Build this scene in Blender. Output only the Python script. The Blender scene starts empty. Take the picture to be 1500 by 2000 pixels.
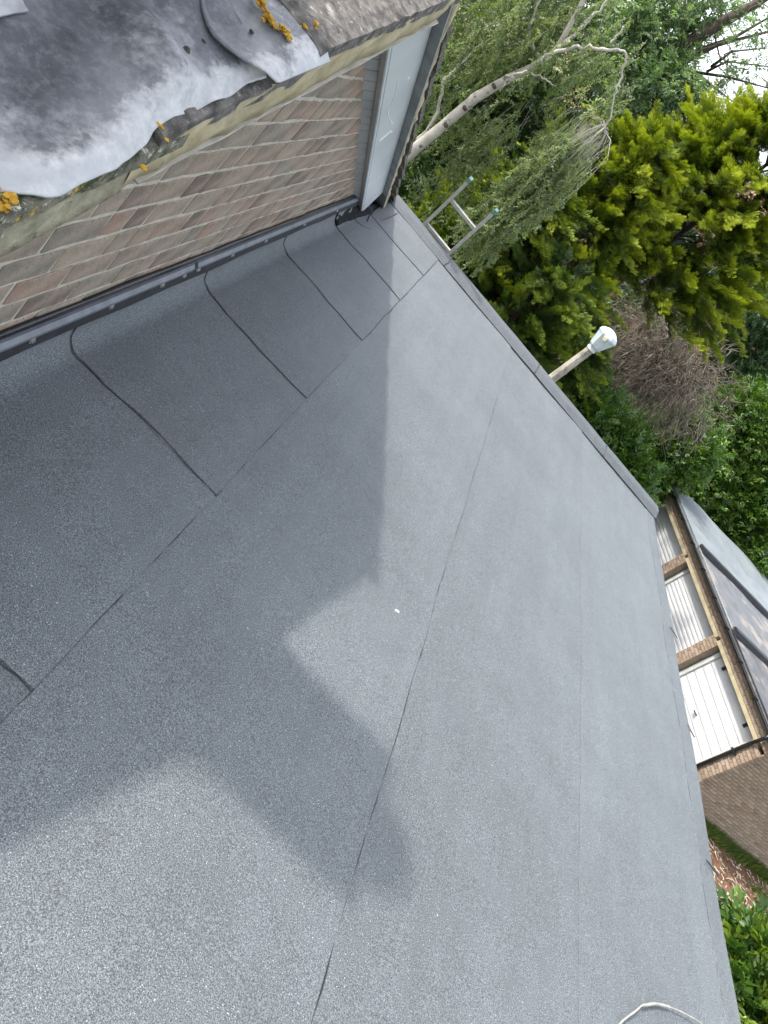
import bpy, math, random
import numpy as np
from mathutils import Vector, Matrix

rng = np.random.default_rng(7)
random.seed(7)
scene = bpy.context.scene
COL = scene.collection
ZR = 4.65            # height of the flat roof above the garage court
CAMH = 1.45          # camera above the flat roof
G0 = -ZR             # ground, in flat-roof coordinates (z = 0 on the felt)

# ------------------------------------------------------------------ camera
F_PX = 1512.39
UPC = np.array([0.70963378, -0.53213768, -0.46178933])
AC = np.array([0.22227059, -0.45287133, 0.86342535])
BC = np.array([0.66859232, 0.71535798, 0.20309424])
RW = np.array([BC, AC, UPC])          # camera (x right, y down, z forward) -> world
cam_d = bpy.data.cameras.new('camera')
cam = bpy.data.objects.new('camera', cam_d)
COL.objects.link(cam)
cam_d.sensor_fit = 'VERTICAL'
cam_d.sensor_height = 36.0
cam_d.lens = 36.0 * F_PX / 2000.0
cam_d.clip_start = 0.02
cam_d.clip_end = 2000
m = Matrix.Identity(4)
for i in range(3):
    m[i][0] = RW[i, 0]; m[i][1] = -RW[i, 1]; m[i][2] = -RW[i, 2]
m[0][3], m[1][3], m[2][3] = 0, 0, CAMH + ZR
cam.matrix_world = m
scene.camera = cam

# ------------------------------------------------------------------ sky, sun, exposure
SUN = Vector((-0.85, 0.11, 1.0)).normalized()
world = bpy.data.worlds.new('World')
scene.world = world
world.use_nodes = True
wn = world.node_tree
for n in list(wn.nodes):
    wn.nodes.remove(n)
sky = wn.nodes.new('ShaderNodeTexSky')
sky.sky_type = 'NISHITA'
sky.sun_disc = False
sky.sun_elevation = math.asin(SUN.z)
sky.sun_rotation = math.atan2(SUN.x, SUN.y)
sky.air_density = 1.0
sky.dust_density = 2.5
sky.ozone_density = 1.0
bg = wn.nodes.new('ShaderNodeBackground')
bg.inputs['Strength'].default_value = 0.15
wo = wn.nodes.new('ShaderNodeOutputWorld')
hs = wn.nodes.new('ShaderNodeHueSaturation')      # thin white cloud over the whole sky
hs.inputs['Saturation'].default_value = 0.38
hs.inputs['Value'].default_value = 1.5
wn.links.new(sky.outputs[0], hs.inputs['Color'])
wn.links.new(hs.outputs[0], bg.inputs['Color'])
wn.links.new(bg.outputs[0], wo.inputs['Surface'])
sl = bpy.data.lights.new('sun', 'SUN')
sl.energy = 2.05
sl.angle = math.radians(1.5)
sl.color = (1.0, 0.95, 0.88)
so = bpy.data.objects.new('sun', sl)
COL.objects.link(so)
so.location = (-8, 3, 16)
so.rotation_euler = (-SUN).to_track_quat('-Z', 'Y').to_euler()
scene.view_settings.view_transform = 'Standard'
scene.view_settings.look = 'None'
scene.view_settings.gamma = 1
scene.view_settings.exposure = 1.2
scene.view_settings.use_curve_mapping = False


# ------------------------------------------------------------------ helpers
def ray(p):
    return RW @ np.array([p[0] - 750.0, p[1] - 1000.0, F_PX])


def at(px, py, d):
    """point seen at photo pixel (px, py), d metres away horizontally (flat-roof coordinates)"""
    r = ray((px, py))
    return r * (d / math.hypot(r[0], r[1])) + np.array([0, 0, CAMH])


def on_z(px, py, z=0.0):
    r = ray((px, py))
    return r * ((z - CAMH) / r[2]) + np.array([0, 0, CAMH])


def setp(o, label=None, cat=None, group=None, kind=None):
    if label: o['label'] = label
    if cat: o['category'] = cat
    if group: o['group'] = group
    if kind: o['kind'] = kind
    return o


def thing(name, label, cat, loc, group=None):
    o = bpy.data.objects.new(name, None)
    o.empty_display_size = 0.1
    COL.objects.link(o)
    o.location = (loc[0], loc[1], loc[2] + ZR)
    setp(o, label, cat, group)
    return o


def origin(o):
    v = Vector((0, 0, 0))
    while o is not None:
        v += o.location
        o = o.parent
    return v


def link(name, me, parent=None, loc=(0, 0, 0), rot=None):
    o = bpy.data.objects.new(name, me)
    COL.objects.link(o)
    if parent is not None:
        o.parent = parent
    o.location = loc
    if rot is not None:
        o.rotation_euler = rot
    return o


class MB:
    def __init__(s):
        s.v = []; s.f = []; s.smooth = False; s.attr = None

    def add(s, verts, faces):
        b = len(s.v)
        s.v.extend([tuple(float(c) for c in q) for q in verts])
        s.f.extend([tuple(b + i for i in f) for f in faces])

    def box(s, x0, x1, y0, y1, z0, z1, j=0.0):
        vs = [(x, y, z) for x in (x0, x1) for y in (y0, y1) for z in (z0, z1)]
        if j:
            vs = [tuple(c + random.uniform(-j, j) for c in q) for q in vs]
        s.add(vs, [(0, 1, 3, 2), (4, 6, 7, 5), (0, 4, 5, 1), (2, 3, 7, 6), (0, 2, 6, 4), (1, 5, 7, 3)])

    def obox(s, o, ax, ay, az, r0, r1, r2):
        """box in a frame: o + a*ax + b*ay + c*az"""
        o, ax, ay, az = map(np.asarray, (o, ax, ay, az))
        vs = [o + ax * a + ay * b + az * c for a in r0 for b in r1 for c in r2]
        s.add(vs, [(0, 1, 3, 2), (4, 6, 7, 5), (0, 4, 5, 1), (2, 3, 7, 6), (0, 2, 6, 4), (1, 5, 7, 3)])

    def tube(s, pts, rad, n=6, cap=True):
        pts = [np.asarray(p, float) for p in pts]
        k = len(pts)
        if np.isscalar(rad): rad = [rad] * k
        rings = []
        ref = np.array([0.31, 0.17, 0.93])
        for i, p in enumerate(pts):
            t = pts[min(i + 1, k - 1)] - pts[max(i - 1, 0)]
            t = t / (np.linalg.norm(t) + 1e-9)
            a = np.cross(t, ref)
            if np.linalg.norm(a) < 0.1: a = np.cross(t, np.array([1.0, 0, 0]))
            a /= np.linalg.norm(a); b = np.cross(t, a)
            for q in range(n):
                th = 2 * math.pi * q / n
                rings.append(p + (a * math.cos(th) + b * math.sin(th)) * rad[i])
        fs = []
        for i in range(k - 1):
            for q in range(n):
                fs.append((i * n + q, i * n + (q + 1) % n, (i + 1) * n + (q + 1) % n, (i + 1) * n + q))
        if cap:
            fs.append(tuple(range(n))[::-1]); fs.append(tuple((k - 1) * n + q for q in range(n)))
        s.add(rings, fs)

    def lathe(s, c, prof, n=12, axis=None):
        """prof: (radius, height) pairs round the vertical through c"""
        c = np.asarray(c, float); vs = []
        for r, h in prof:
            for q in range(n):
                th = 2 * math.pi * (q + 0.5) / n
                vs.append(c + np.array([r * math.cos(th), r * math.sin(th), h]))
        fs = []
        for i in range(len(prof) - 1):
            for q in range(n):
                fs.append((i * n + q, i * n + (q + 1) % n, (i + 1) * n + (q + 1) % n, (i + 1) * n + q))
        fs.append(tuple(range(n))[::-1]); fs.append(tuple((len(prof) - 1) * n + q for q in range(n)))
        s.add(vs, fs)

    def grid(s, P, thick=None, tdir=(0, 0, -1)):
        """P: (nu, nv, 3) array; with thick the sheet is closed below"""
        P = np.asarray(P, float); nu, nv = P.shape[:2]
        b = P.reshape(-1, 3)
        fs = [(i * nv + j, (i + 1) * nv + j, (i + 1) * nv + j + 1, i * nv + j + 1) for i in range(nu - 1) for j in range(nv - 1)]
        if thick:
            N = nu * nv
            low = b + np.asarray(tdir) * thick
            fs += [tuple(N + q for q in f[::-1]) for f in fs]
            rim = [i * nv for i in range(nu)] + [(nu - 1) * nv + j for j in range(1, nv)] + [i * nv + nv - 1 for i in range(nu - 2, -1, -1)] + [j for j in range(nv - 2, 0, -1)]
            for q in range(len(rim)):
                a, c = rim[q], rim[(q + 1) % len(rim)]
                fs.append((a, N + a, N + c, c))
            b = np.vstack([b, low])
        s.add(b, fs)

    def prism(s, poly, base, u, v, w, t0, t1):
        """poly in (u, v), extruded along w from t0 to t1"""
        base, u, v, w = map(np.asarray, (base, u, v, w)); n = len(poly)
        lo = [base + u * a + v * b + w * t0 for a, b in poly]
        hi = [base + u * a + v * b + w * t1 for a, b in poly]
        s.add(lo + hi, [tuple(range(n))[::-1], tuple(range(n, 2 * n))] + [(i, (i + 1) % n, n + (i + 1) % n, n + i) for i in range(n)])

    def mesh(s, name, mat, off=None, smooth=False, fixn=True):
        off = Vector((0, 0, 0)) if off is None else off
        me = bpy.data.meshes.new(name)
        v = np.array(s.v, float)
        v[:, 2] += ZR
        v -= np.array(off)
        me.from_pydata([tuple(q) for q in v], [], s.f)
        if fixn:
            import bmesh
            bm = bmesh.new(); bm.from_mesh(me); bmesh.ops.recalc_face_normals(bm, faces=bm.faces); bm.to_mesh(me); bm.free()
        if smooth:
            me.polygons.foreach_set('use_smooth', [True] * len(me.polygons))
        me.materials.append(mat)
        me.update()
        return me

    def build(s, name, mat, parent=None, smooth=False, kind=None, label=None, cat=None, group=None, fixn=True):
        off = origin(parent) if parent else Vector((0, 0, 0))
        o = link(name, s.mesh(name, mat, off, smooth, fixn), parent)
        setp(o, label, cat, group, kind)
        return o


def solo(name, mb, mat, loc, label, cat, group=None, smooth=False, kind=None, fixn=True):
    """a thing that is one mesh, origin at its base"""
    off = Vector((loc[0], loc[1], loc[2] + ZR))
    o = link(name, mb.mesh(name, mat, off, smooth, fixn), None, off)
    return setp(o, label, cat, group, kind)


# ------------------------------------------------------------------ materials
def mat_new(name):
    mt = bpy.data.materials.new(name); mt.use_nodes = True
    nt = mt.node_tree
    return mt, nt, nt.nodes['Principled BSDF']


def tex(nt, kind, scale, detail=2.0, rough=0.6, coord='Object', stretch=None):
    tc = nt.nodes.new('ShaderNodeTexCoord')
    src = tc.outputs[coord]
    if stretch:
        mp = nt.nodes.new('ShaderNodeMapping'); mp.inputs['Scale'].default_value = stretch
        nt.links.new(src, mp.inputs[0]); src = mp.outputs[0]
    if kind == 'noise':
        t = nt.nodes.new('ShaderNodeTexNoise')
        t.inputs['Scale'].default_value = scale; t.inputs['Detail'].default_value = detail; t.inputs['Roughness'].default_value = rough
        nt.links.new(src, t.inputs['Vector']); return t.outputs['Fac']
    t = nt.nodes.new('ShaderNodeTexVoronoi'); t.inputs['Scale'].default_value = scale
    nt.links.new(src, t.inputs['Vector']); return t.outputs['Distance']


def ramp(nt, fac, stops):
    r = nt.nodes.new('ShaderNodeValToRGB')
    e = r.color_ramp.elements
    while len(e) < len(stops): e.new(0.5)
    for i, (p, c) in enumerate(stops):
        e[i].position = p
        e[i].color = (c, c, c, 1) if np.isscalar(c) else (*c, 1)
    nt.links.new(fac, r.inputs[0]); return r.outputs[0]


def mix(nt, fac, a, b, mode='MIX'):
    x = nt.nodes.new('ShaderNodeMix'); x.data_type = 'RGBA'; x.blend_type = mode
    for sock, val in ((x.inputs[0], fac), (x.inputs[6], a), (x.inputs[7], b)):
        if hasattr(val, 'links'): nt.links.new(val, sock)
        elif np.isscalar(val): sock.default_value = val if sock == x.inputs[0] else (val, val, val, 1)
        else: sock.default_value = (*val, 1)
    return x.outputs[2]


def bump(nt, bs, h, strength, dist):
    b = nt.nodes.new('ShaderNodeBump'); b.inputs['Strength'].default_value = strength; b.inputs['Distance'].default_value = dist
    nt.links.new(h, b.inputs['Height']); nt.links.new(b.outputs[0], bs.inputs['Normal'])


def M_simple(name, c0, c1, scale, rough=0.7, detail=4, lo=0.35, hi=0.65, bmp=0.3, bd=0.003, spots=None, metal=0.0, spec=0.5, rnd=0.0):
    mt, nt, bs = mat_new(name)
    f = tex(nt, 'noise', scale, detail)
    c = ramp(nt, f, [(lo, c0), (hi, c1)])
    if spots:
        for (sc, a, b, colr) in spots:
            g = tex(nt, 'noise', sc, 6, 0.7)
            c = mix(nt, ramp(nt, g, [(a, 0.0), (b, 1.0)]), c, colr)
    if rnd:
        oi = nt.nodes.new('ShaderNodeObjectInfo')
        c = mix(nt, rnd, c, ramp(nt, oi.outputs['Random'], [(0, 0.35), (1, 1.0)]), 'MULTIPLY')
    nt.links.new(c, bs.inputs['Base Color'])
    bs.inputs['Roughness'].default_value = rough; bs.inputs['Metallic'].default_value = metal
    bs.inputs['Specular IOR Level'].default_value = spec
    if bmp: bump(nt, bs, tex(nt, 'noise', scale * 3, 4), bmp, bd)
    return mt


def M_brick(name, cols, pit=True, rough=0.9, fine=90.0):
    mt, nt, bs = mat_new(name)
    oi = nt.nodes.new('ShaderNodeObjectInfo')
    st = [((i + 0.5) / len(cols), c) for i, c in enumerate(cols)]
    c = ramp(nt, oi.outputs['Random'], st)
    c = mix(nt, ramp(nt, tex(nt, 'noise', 7, 4), [(0.35, 0.0), (0.7, 0.8)]), c, (0.30, 0.255, 0.20))
    c = mix(nt, ramp(nt, tex(nt, 'noise', 22, 4), [(0.45, 0.0), (0.75, 0.45)]), c, (0.37, 0.275, 0.21))
    g = tex(nt, 'noise', fine * 2.2, 3, 0.8)
    c = mix(nt, 0.75, c, ramp(nt, g, [(0.3, 0.58), (0.60, 1.18)]), 'MULTIPLY')
    c = mix(nt, 0.6, c, ramp(nt, tex(nt, 'noise', 14, 5, 0.7, stretch=(1, 1, 1.6)), [(0.35, 0.62), (0.62, 1.12)]), 'MULTIPLY')
    c = mix(nt, ramp(nt, tex(nt, 'noise', fine, 2), [(0.66, 0.0), (0.72, 0.8)]), c, (0.07, 0.05, 0.04))
    nt.links.new(c, bs.inputs['Base Color']); bs.inputs['Roughness'].default_value = rough
    bs.inputs['Specular IOR Level'].default_value = 0.2
    bump(nt, bs, g, 0.5, 0.002)
    return mt


def M_felt(name, lo, hi, tone=(0.885, 0.99, 1.05)):
    mt, nt, bs = mat_new(name)
    g1 = tex(nt, 'noise', 320, 2.0, 0.7)
    g2 = tex(nt, 'noise', 700, 1.0, 0.6)
    ga = mix(nt, 0.45, g1, g2)
    c = ramp(nt, ga, [(0.39, lo), (0.50, (lo + hi) * 0.40), (0.60, hi)])
    big = ramp(nt, tex(nt, 'noise', 1.6, 5, 0.6), [(0.3, 0.86), (0.7, 1.06)])
    c = mix(nt, 1.0, c, big, 'MULTIPLY')
    c = mix(nt, 1.0, c, ramp(nt, tex(nt, 'noise', 9, 6, 0.7), [(0.35, 0.95), (0.65, 1.04)]), 'MULTIPLY')
    c = mix(nt, 1.0, c, ramp(nt, tex(nt, 'noise', 2.2, 4, 0.6, stretch=(5.0, 0.5, 1.0)), [(0.40, 0.95), (0.70, 1.06)]), 'MULTIPLY')
    oi = nt.nodes.new('ShaderNodeObjectInfo')
    c = mix(nt, 1.0, c, ramp(nt, oi.outputs['Random'], [(0.0, 0.92), (1.0, 1.05)]), 'MULTIPLY')
    spk = ramp(nt, tex(nt, 'noise', 330, 0.0), [(0.785, 0.0), (0.81, 1.0)])
    c = mix(nt, spk, c, 0.5)
    c = mix(nt, 1.0, c, tone, 'MULTIPLY')
    nt.links.new(c, bs.inputs['Base Color'])
    bs.inputs['Roughness'].default_value = 0.62
    bs.inputs['Specular IOR Level'].default_value = 0.5
    bump(nt, bs, ga, 0.55, 0.003)
    return mt


def M_leaf(name, stops, rough=0.5, trans=0.35, spec=0.4, tcol=None):
    """stops: colours along the 'tint' attribute 0..1"""
    mt, nt, bs = mat_new(name)
    at_ = nt.nodes.new('ShaderNodeAttribute'); at_.attribute_name = 'tint'
    c = ramp(nt, at_.outputs['Fac'], [(i / max(1, len(stops) - 1), s) for i, s in enumerate(stops)])
    nt.links.new(c, bs.inputs['Base Color'])
    bs.inputs['Roughness'].default_value = rough; bs.inputs['Specular IOR Level'].default_value = spec
    tr = nt.nodes.new('ShaderNodeBsdfTranslucent')
    nt.links.new(mix(nt, 1.0, c, tcol or (1.3, 1.4, 0.6), 'MULTIPLY'), tr.inputs['Color'])
    ms = nt.nodes.new('ShaderNodeMixShader'); ms.inputs[0].default_value = trans
    out = [n for n in nt.nodes if n.type == 'OUTPUT_MATERIAL'][0]
    nt.links.new(bs.outputs[0], ms.inputs[1]); nt.links.new(tr.outputs[0], ms.inputs[2])
    nt.links.new(ms.outputs[0], out.inputs['Surface'])
    return mt


def M_lead():
    mt, nt, bs = mat_new('lead')
    n1 = tex(nt, 'noise', 5, 6, 0.65)
    c = ramp(nt, n1, [(0.32, (0.055, 0.06, 0.07)), (0.5, (0.13, 0.138, 0.153)), (0.68, (0.26, 0.265, 0.275))])
    c = mix(nt, ramp(nt, tex(nt, 'noise', 60, 5, 0.75), [(0.48, 0.0), (0.72, 0.4)]), c, (0.34, 0.335, 0.35))
    ed = nt.nodes.new('ShaderNodeAttribute'); ed.attribute_name = 'edge'
    nz = tex(nt, 'noise', 14, 8, 0.7)
    ad = nt.nodes.new('ShaderNodeMath'); ad.operation = 'MULTIPLY_ADD'; ad.inputs[1].default_value = 1.5
    nt.links.new(nz, ad.inputs[0]); nt.links.new(ed.outputs['Fac'], ad.inputs[2])
    msk = ramp(nt, ad.outputs[0], [(0.985, 0.0), (1.0, 1.0)])
    sc = nt.nodes.new('ShaderNodeMath'); sc.operation = 'MULTIPLY'; sc.inputs[1].default_value = 0.62
    nt.links.new(ad.outputs[0], sc.inputs[0])
    msk = ramp(nt, sc.outputs[0], [(0.70, 0.0), (0.77, 0.55), (0.86, 1.0)])
    wh = ramp(nt, tex(nt, 'noise', 30, 5, 0.7), [(0.3, (0.36, 0.365, 0.375)), (0.65, (0.55, 0.55, 0.54))])
    c = mix(nt, msk, c, wh)
    c = mix(nt, ramp(nt, tex(nt, 'noise', 3.3, 8, 0.72, stretch=(1, 1, 1)), [(0.50, 0.0), (0.60, 0.8)]), c, (0.42, 0.43, 0.44))
    nt.links.new(c, bs.inputs['Base Color'])
    bs.inputs['Metallic'].default_value = 0.15
    bs.inputs['Roughness'].default_value = 0.5
    bump(nt, bs, tex(nt, 'noise', 9, 4), 0.4, 0.015)
    return mt


M = {}
M['felt'] = M_felt('mineral_felt', 0.030, 0.245)
M['felt_edge'] = M_felt('mineral_felt_edge', 0.035, 0.165)
M['bitumen'] = M_simple('bitumen', (0.006, 0.006, 0.007), (0.02, 0.02, 0.023), 30, 0.33, bmp=0.4, bd=0.004)
M['bleed'] = M_simple('bitumen_bleed', (0.045, 0.048, 0.052), (0.10, 0.105, 0.11), 25, 0.35, bmp=0.4, bd=0.003)
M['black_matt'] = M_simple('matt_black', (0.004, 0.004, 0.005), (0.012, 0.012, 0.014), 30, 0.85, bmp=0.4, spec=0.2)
M['bitumen_skin'] = M_simple('bitumen_skin', (0.008, 0.009, 0.011), (0.022, 0.024, 0.028), 14, 0.6, bmp=0.35, bd=0.004)
M['bar'] = M_simple('black_plastic_bar', (0.10, 0.11, 0.13), (0.15, 0.165, 0.19), 18, 0.38, bmp=0.05)  # black bar, base colour lightened to stand in for reflected sky
M['steel'] = M_simple('zinc_screw', (0.45, 0.45, 0.45), (0.6, 0.6, 0.58), 40, 0.35, metal=0.8, bmp=0)
M['brick'] = M_brick('brick', [(0.15, 0.11, 0.09), (0.315, 0.24, 0.185), (0.33, 0.215, 0.165), (0.265, 0.23, 0.18), (0.37, 0.30, 0.235), (0.19, 0.145, 0.118), (0.34, 0.265, 0.205), (0.29, 0.26, 0.205), (0.22, 0.195, 0.16)])
M['mortar'] = M_simple('mortar', (0.38, 0.345, 0.28), (0.50, 0.455, 0.375), 25, 0.95, bmp=0.8, bd=0.005, spots=[(5, 0.55, 0.75, (0.30, 0.265, 0.205))])
M['verge'] = M_simple('verge_mortar', (0.30, 0.25, 0.145), (0.45, 0.385, 0.245), 16, 0.95, bmp=0.6, bd=0.006, spots=[(38, 0.60, 0.68, (0.13, 0.11, 0.07)), (7, 0.55, 0.72, (0.28, 0.25, 0.17))])
M['verge_moss'] = M_simple('verge_mortar_mossy', (0.16, 0.15, 0.10), (0.36, 0.33, 0.23), 14, 0.95, bmp=0.8, bd=0.008, spots=[(30, 0.56, 0.68, (0.06, 0.07, 0.03)), (60, 0.64, 0.7, (0.6, 0.58, 0.5))])
M['tile'] = M_simple('concrete_tile', (0.06, 0.056, 0.052), (0.17, 0.155, 0.14), 35, 0.95, bmp=0.9, bd=0.006, spots=[(70, 0.60, 0.68, (0.36, 0.345, 0.31)), (9, 0.58, 0.66, (0.34, 0.325, 0.29)), (25, 0.62, 0.7, (0.05, 0.048, 0.04))])
M['tile_moss'] = M_simple('concrete_tile_mossy', (0.09, 0.085, 0.06), (0.22, 0.21, 0.16), 30, 0.95, bmp=1.0, bd=0.008, spots=[(18, 0.52, 0.60, (0.045, 0.055, 0.02)), (45, 0.57, 0.64, (0.60, 0.58, 0.48)), (12, 0.60, 0.66, (0.55, 0.36, 0.05))])
M['lichen'] = M_simple('orange_lichen', (0.42, 0.22, 0.015), (0.62, 0.36, 0.03), 60, 0.95, bmp=1.0, bd=0.006)
M['white_strip'] = M_simple('white_undercloak', (0.40, 0.375, 0.30), (0.56, 0.53, 0.45), 12, 0.7)
M['lead'] = M_lead()
M['upvc'] = M_simple('white_upvc', (0.50, 0.53, 0.55), (0.58, 0.605, 0.62), 2.5, 0.3, bmp=0.0, spots=[(9, 0.62, 0.75, (0.46, 0.485, 0.50))])
M['upvc_mark'] = M_simple('silicone_mark', (0.8, 0.8, 0.8), (0.85, 0.85, 0.85), 4, 0.4, bmp=0)
M['soffit'] = M_simple('grey_soffit', (0.30, 0.30, 0.295), (0.38, 0.38, 0.37), 5, 0.45, bmp=0.0)
M['cement'] = M_simple('fibre_cement', (0.19, 0.20, 0.20), (0.29, 0.30, 0.295), 7, 0.85, spots=[(20, 0.6, 0.7, (0.15, 0.15, 0.14))])
M['alu'] = M_simple('ladder_aluminium', (0.26, 0.25, 0.225), (0.36, 0.35, 0.32), 20, 0.55, metal=0.25, bmp=0.1, spots=[(35, 0.62, 0.7, (0.25, 0.23, 0.2))])
M['green_cap'] = M_simple('green_cap', (0.06, 0.14, 0.12), (0.10, 0.18, 0.16), 20, 0.5, bmp=0)
M['concrete_post'] = M_simple('concrete_post', (0.20, 0.185, 0.155), (0.40, 0.37, 0.31), 9, 0.95, bmp=0.6, bd=0.004, spots=[(26, 0.56, 0.66, (0.10, 0.10, 0.07))])
M['lantern'] = M_simple('white_lantern', (0.42, 0.48, 0.53), (0.50, 0.56, 0.60), 5, 0.3, bmp=0)
M['photocell'] = M_simple('photocell', (0.6, 0.52, 0.32), (0.7, 0.62, 0.42), 30, 0.5, bmp=0)
M['door_white'] = M_simple('garage_door_white', (0.50, 0.51, 0.52), (0.57, 0.575, 0.58), 1.6, 0.45, bmp=0.0, spots=[(5, 0.60, 0.78, (0.42, 0.41, 0.385))])
M['frame_grey'] = M_simple('door_frame_grey', (0.45, 0.45, 0.42), (0.6, 0.6, 0.57), 6, 0.7)
M['g_brick'] = M_brick('garage_brick', [(0.20, 0.13, 0.09), (0.33, 0.24, 0.17), (0.28, 0.20, 0.145), (0.42, 0.33, 0.25), (0.235, 0.165, 0.12), (0.31, 0.21, 0.145)], fine=40)
M['g_mortar'] = M_simple('garage_mortar', (0.19, 0.155, 0.115), (0.26, 0.215, 0.165), 8, 0.95)
M['lintel'] = M_simple('cream_lintel', (0.33, 0.28, 0.17), (0.44, 0.38, 0.25), 6, 0.9, spots=[(12, 0.6, 0.7, (0.25, 0.22, 0.14))])
M['black_pvc'] = M_simple('black_pvc', (0.008, 0.009, 0.011), (0.02, 0.021, 0.024), 5, 0.3, bmp=0)
M['g_roof_a'] = M_simple('pale_sheet_roof', (0.16, 0.185, 0.20), (0.215, 0.24, 0.255), 1.5, 0.6, spots=[(1.4, 0.60, 0.70, (0.13, 0.10, 0.08)), (6, 0.60, 0.70, (0.26, 0.26, 0.24))])
M['g_roof_b'] = M_simple('grey_felt_roof', (0.10, 0.107, 0.115), (0.145, 0.15, 0.16), 2.5, 0.8, spots=[(1.3, 0.54, 0.62, (0.24, 0.215, 0.19)), (20, 0.62, 0.7, (0.36, 0.35, 0.33))])
M['g_roof_c'] = M_simple('dark_felt_roof', (0.07, 0.073, 0.08), (0.115, 0.118, 0.122), 2.2, 0.75, spots=[(1.3, 0.55, 0.63, (0.22, 0.19, 0.17)), (22, 0.62, 0.7, (0.34, 0.32, 0.29))])
M['asphalt'] = M_simple('asphalt', (0.04, 0.04, 0.042), (0.07, 0.07, 0.07), 12, 0.9)
M['grass_ground'] = M_simple('lawn', (0.03, 0.055, 0.012), (0.07, 0.10, 0.03), 3, 0.95, spots=[(9, 0.6, 0.7, (0.12, 0.10, 0.05))])
M['soil'] = M_simple('bare_soil', (0.07, 0.034, 0.019), (0.19, 0.10, 0.058), 7, 0.98, bmp=1.0, bd=0.03)
M['straw'] = M_simple('dry_straw', (0.32, 0.27, 0.18), (0.55, 0.48, 0.36), 9, 0.9)
M['house_brick'] = M_simple('far_brick', (0.26, 0.13, 0.08), (0.40, 0.22, 0.14), 3, 0.95)
M['roof_red'] = M_simple('clay_roof', (0.26, 0.16, 0.10), (0.40, 0.27, 0.18), 3, 0.9)
M['render'] = M_simple('white_render', (0.68, 0.67, 0.64), (0.78, 0.77, 0.74), 2, 0.9)
M['white_paint'] = M_simple('white_paint', (0.74, 0.74, 0.73), (0.8, 0.8, 0.8), 3, 0.5, bmp=0)
M['glass'] = M_simple('window_glass', (0.02, 0.024, 0.03), (0.04, 0.045, 0.05), 1, 0.08, bmp=0)
M['cable'] = M_simple('grey_white_cable', (0.24, 0.235, 0.20), (0.36, 0.35, 0.31), 20, 0.6, bmp=0.2)
M['chip'] = M_simple('white_chip', (0.7, 0.7, 0.66), (0.82, 0.82, 0.78), 30, 0.8, bmp=0.2)
M['moss'] = M_simple('dark_moss', (0.02, 0.022, 0.012), (0.09, 0.09, 0.06), 60, 0.98, bmp=1.0, bd=0.006)
M['birch_bark'] = M_simple('birch_bark', (0.30, 0.275, 0.235), (0.46, 0.43, 0.38), 5, 0.85, bmp=0.6, bd=0.01, spots=[(9, 0.58, 0.66, (0.08, 0.07, 0.055)), (30, 0.62, 0.68, (0.12, 0.10, 0.08))])
M['bark'] = M_simple('dark_bark', (0.045, 0.037, 0.028), (0.11, 0.09, 0.065), 12, 0.95, bmp=0.8, bd=0.01)
M['twig'] = M_simple('dead_twigs', (0.085, 0.067, 0.052), (0.235, 0.195, 0.155), 3, 0.95, bmp=0)
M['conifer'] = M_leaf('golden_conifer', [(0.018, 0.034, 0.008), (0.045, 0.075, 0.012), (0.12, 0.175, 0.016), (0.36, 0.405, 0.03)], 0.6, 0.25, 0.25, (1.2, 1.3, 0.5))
M['conifer_dark'] = M_leaf('dark_conifer', [(0.012, 0.026, 0.008), (0.03, 0.056, 0.014), (0.07, 0.12, 0.02), (0.21, 0.27, 0.03)], 0.6, 0.22, 0.25, (1.2, 1.3, 0.5))
M['birch_leaf'] = M_leaf('birch_leaf', [(0.05, 0.085, 0.03), (0.13, 0.18, 0.07), (0.32, 0.38, 0.17)], 0.45, 0.35, 0.5)
M['ash_leaf'] = M_leaf('ash_leaf', [(0.035, 0.07, 0.03), (0.10, 0.17, 0.08), (0.24, 0.33, 0.18)], 0.45, 0.4, 0.5)
M['green_leaf'] = M_leaf('broad_leaf', [(0.016, 0.04, 0.012), (0.05, 0.10, 0.025), (0.12, 0.19, 0.05)], 0.42, 0.3, 0.5)
M['laurel_leaf'] = M_leaf('laurel_leaf', [(0.018, 0.05, 0.012), (0.055, 0.125, 0.02), (0.15, 0.235, 0.035)], 0.35, 0.3, 0.5)
M['shrub_leaf'] = M_leaf('bright_shrub_leaf', [(0.03, 0.075, 0.02), (0.07, 0.145, 0.03), (0.22, 0.30, 0.04)], 0.33, 0.4, 0.5)
M['red_leaf'] = M_leaf('red_leaf', [(0.10, 0.02, 0.02), (0.22, 0.05, 0.05), (0.34, 0.12, 0.11)], 0.5, 0.4, 0.4, (1.3, 0.8, 0.7))
M['grass_blade'] = M_leaf('grass_blade', [(0.05, 0.09, 0.02), (0.10, 0.16, 0.03), (0.26, 0.25, 0.10)], 0.5, 0.35, 0.3)

# ------------------------------------------------------------------ ground
mb = MB(); n = 40
xs = np.concatenate([np.linspace(-150, -20, 8), np.linspace(-15, 40, 40), np.linspace(50, 200, 8)])
ys = np.concatenate([np.linspace(-120, -20, 6), np.linspace(-15, 60, 50), np.linspace(70, 400, 10)])
P = np.zeros((len(xs), len(ys), 3)); P[..., 0] = xs[:, None]; P[..., 1] = ys[None, :]; P[..., 2] = G0
mb.grid(P)
mb.build('ground', M['grass_ground'], kind='structure', fixn=False)

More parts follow.
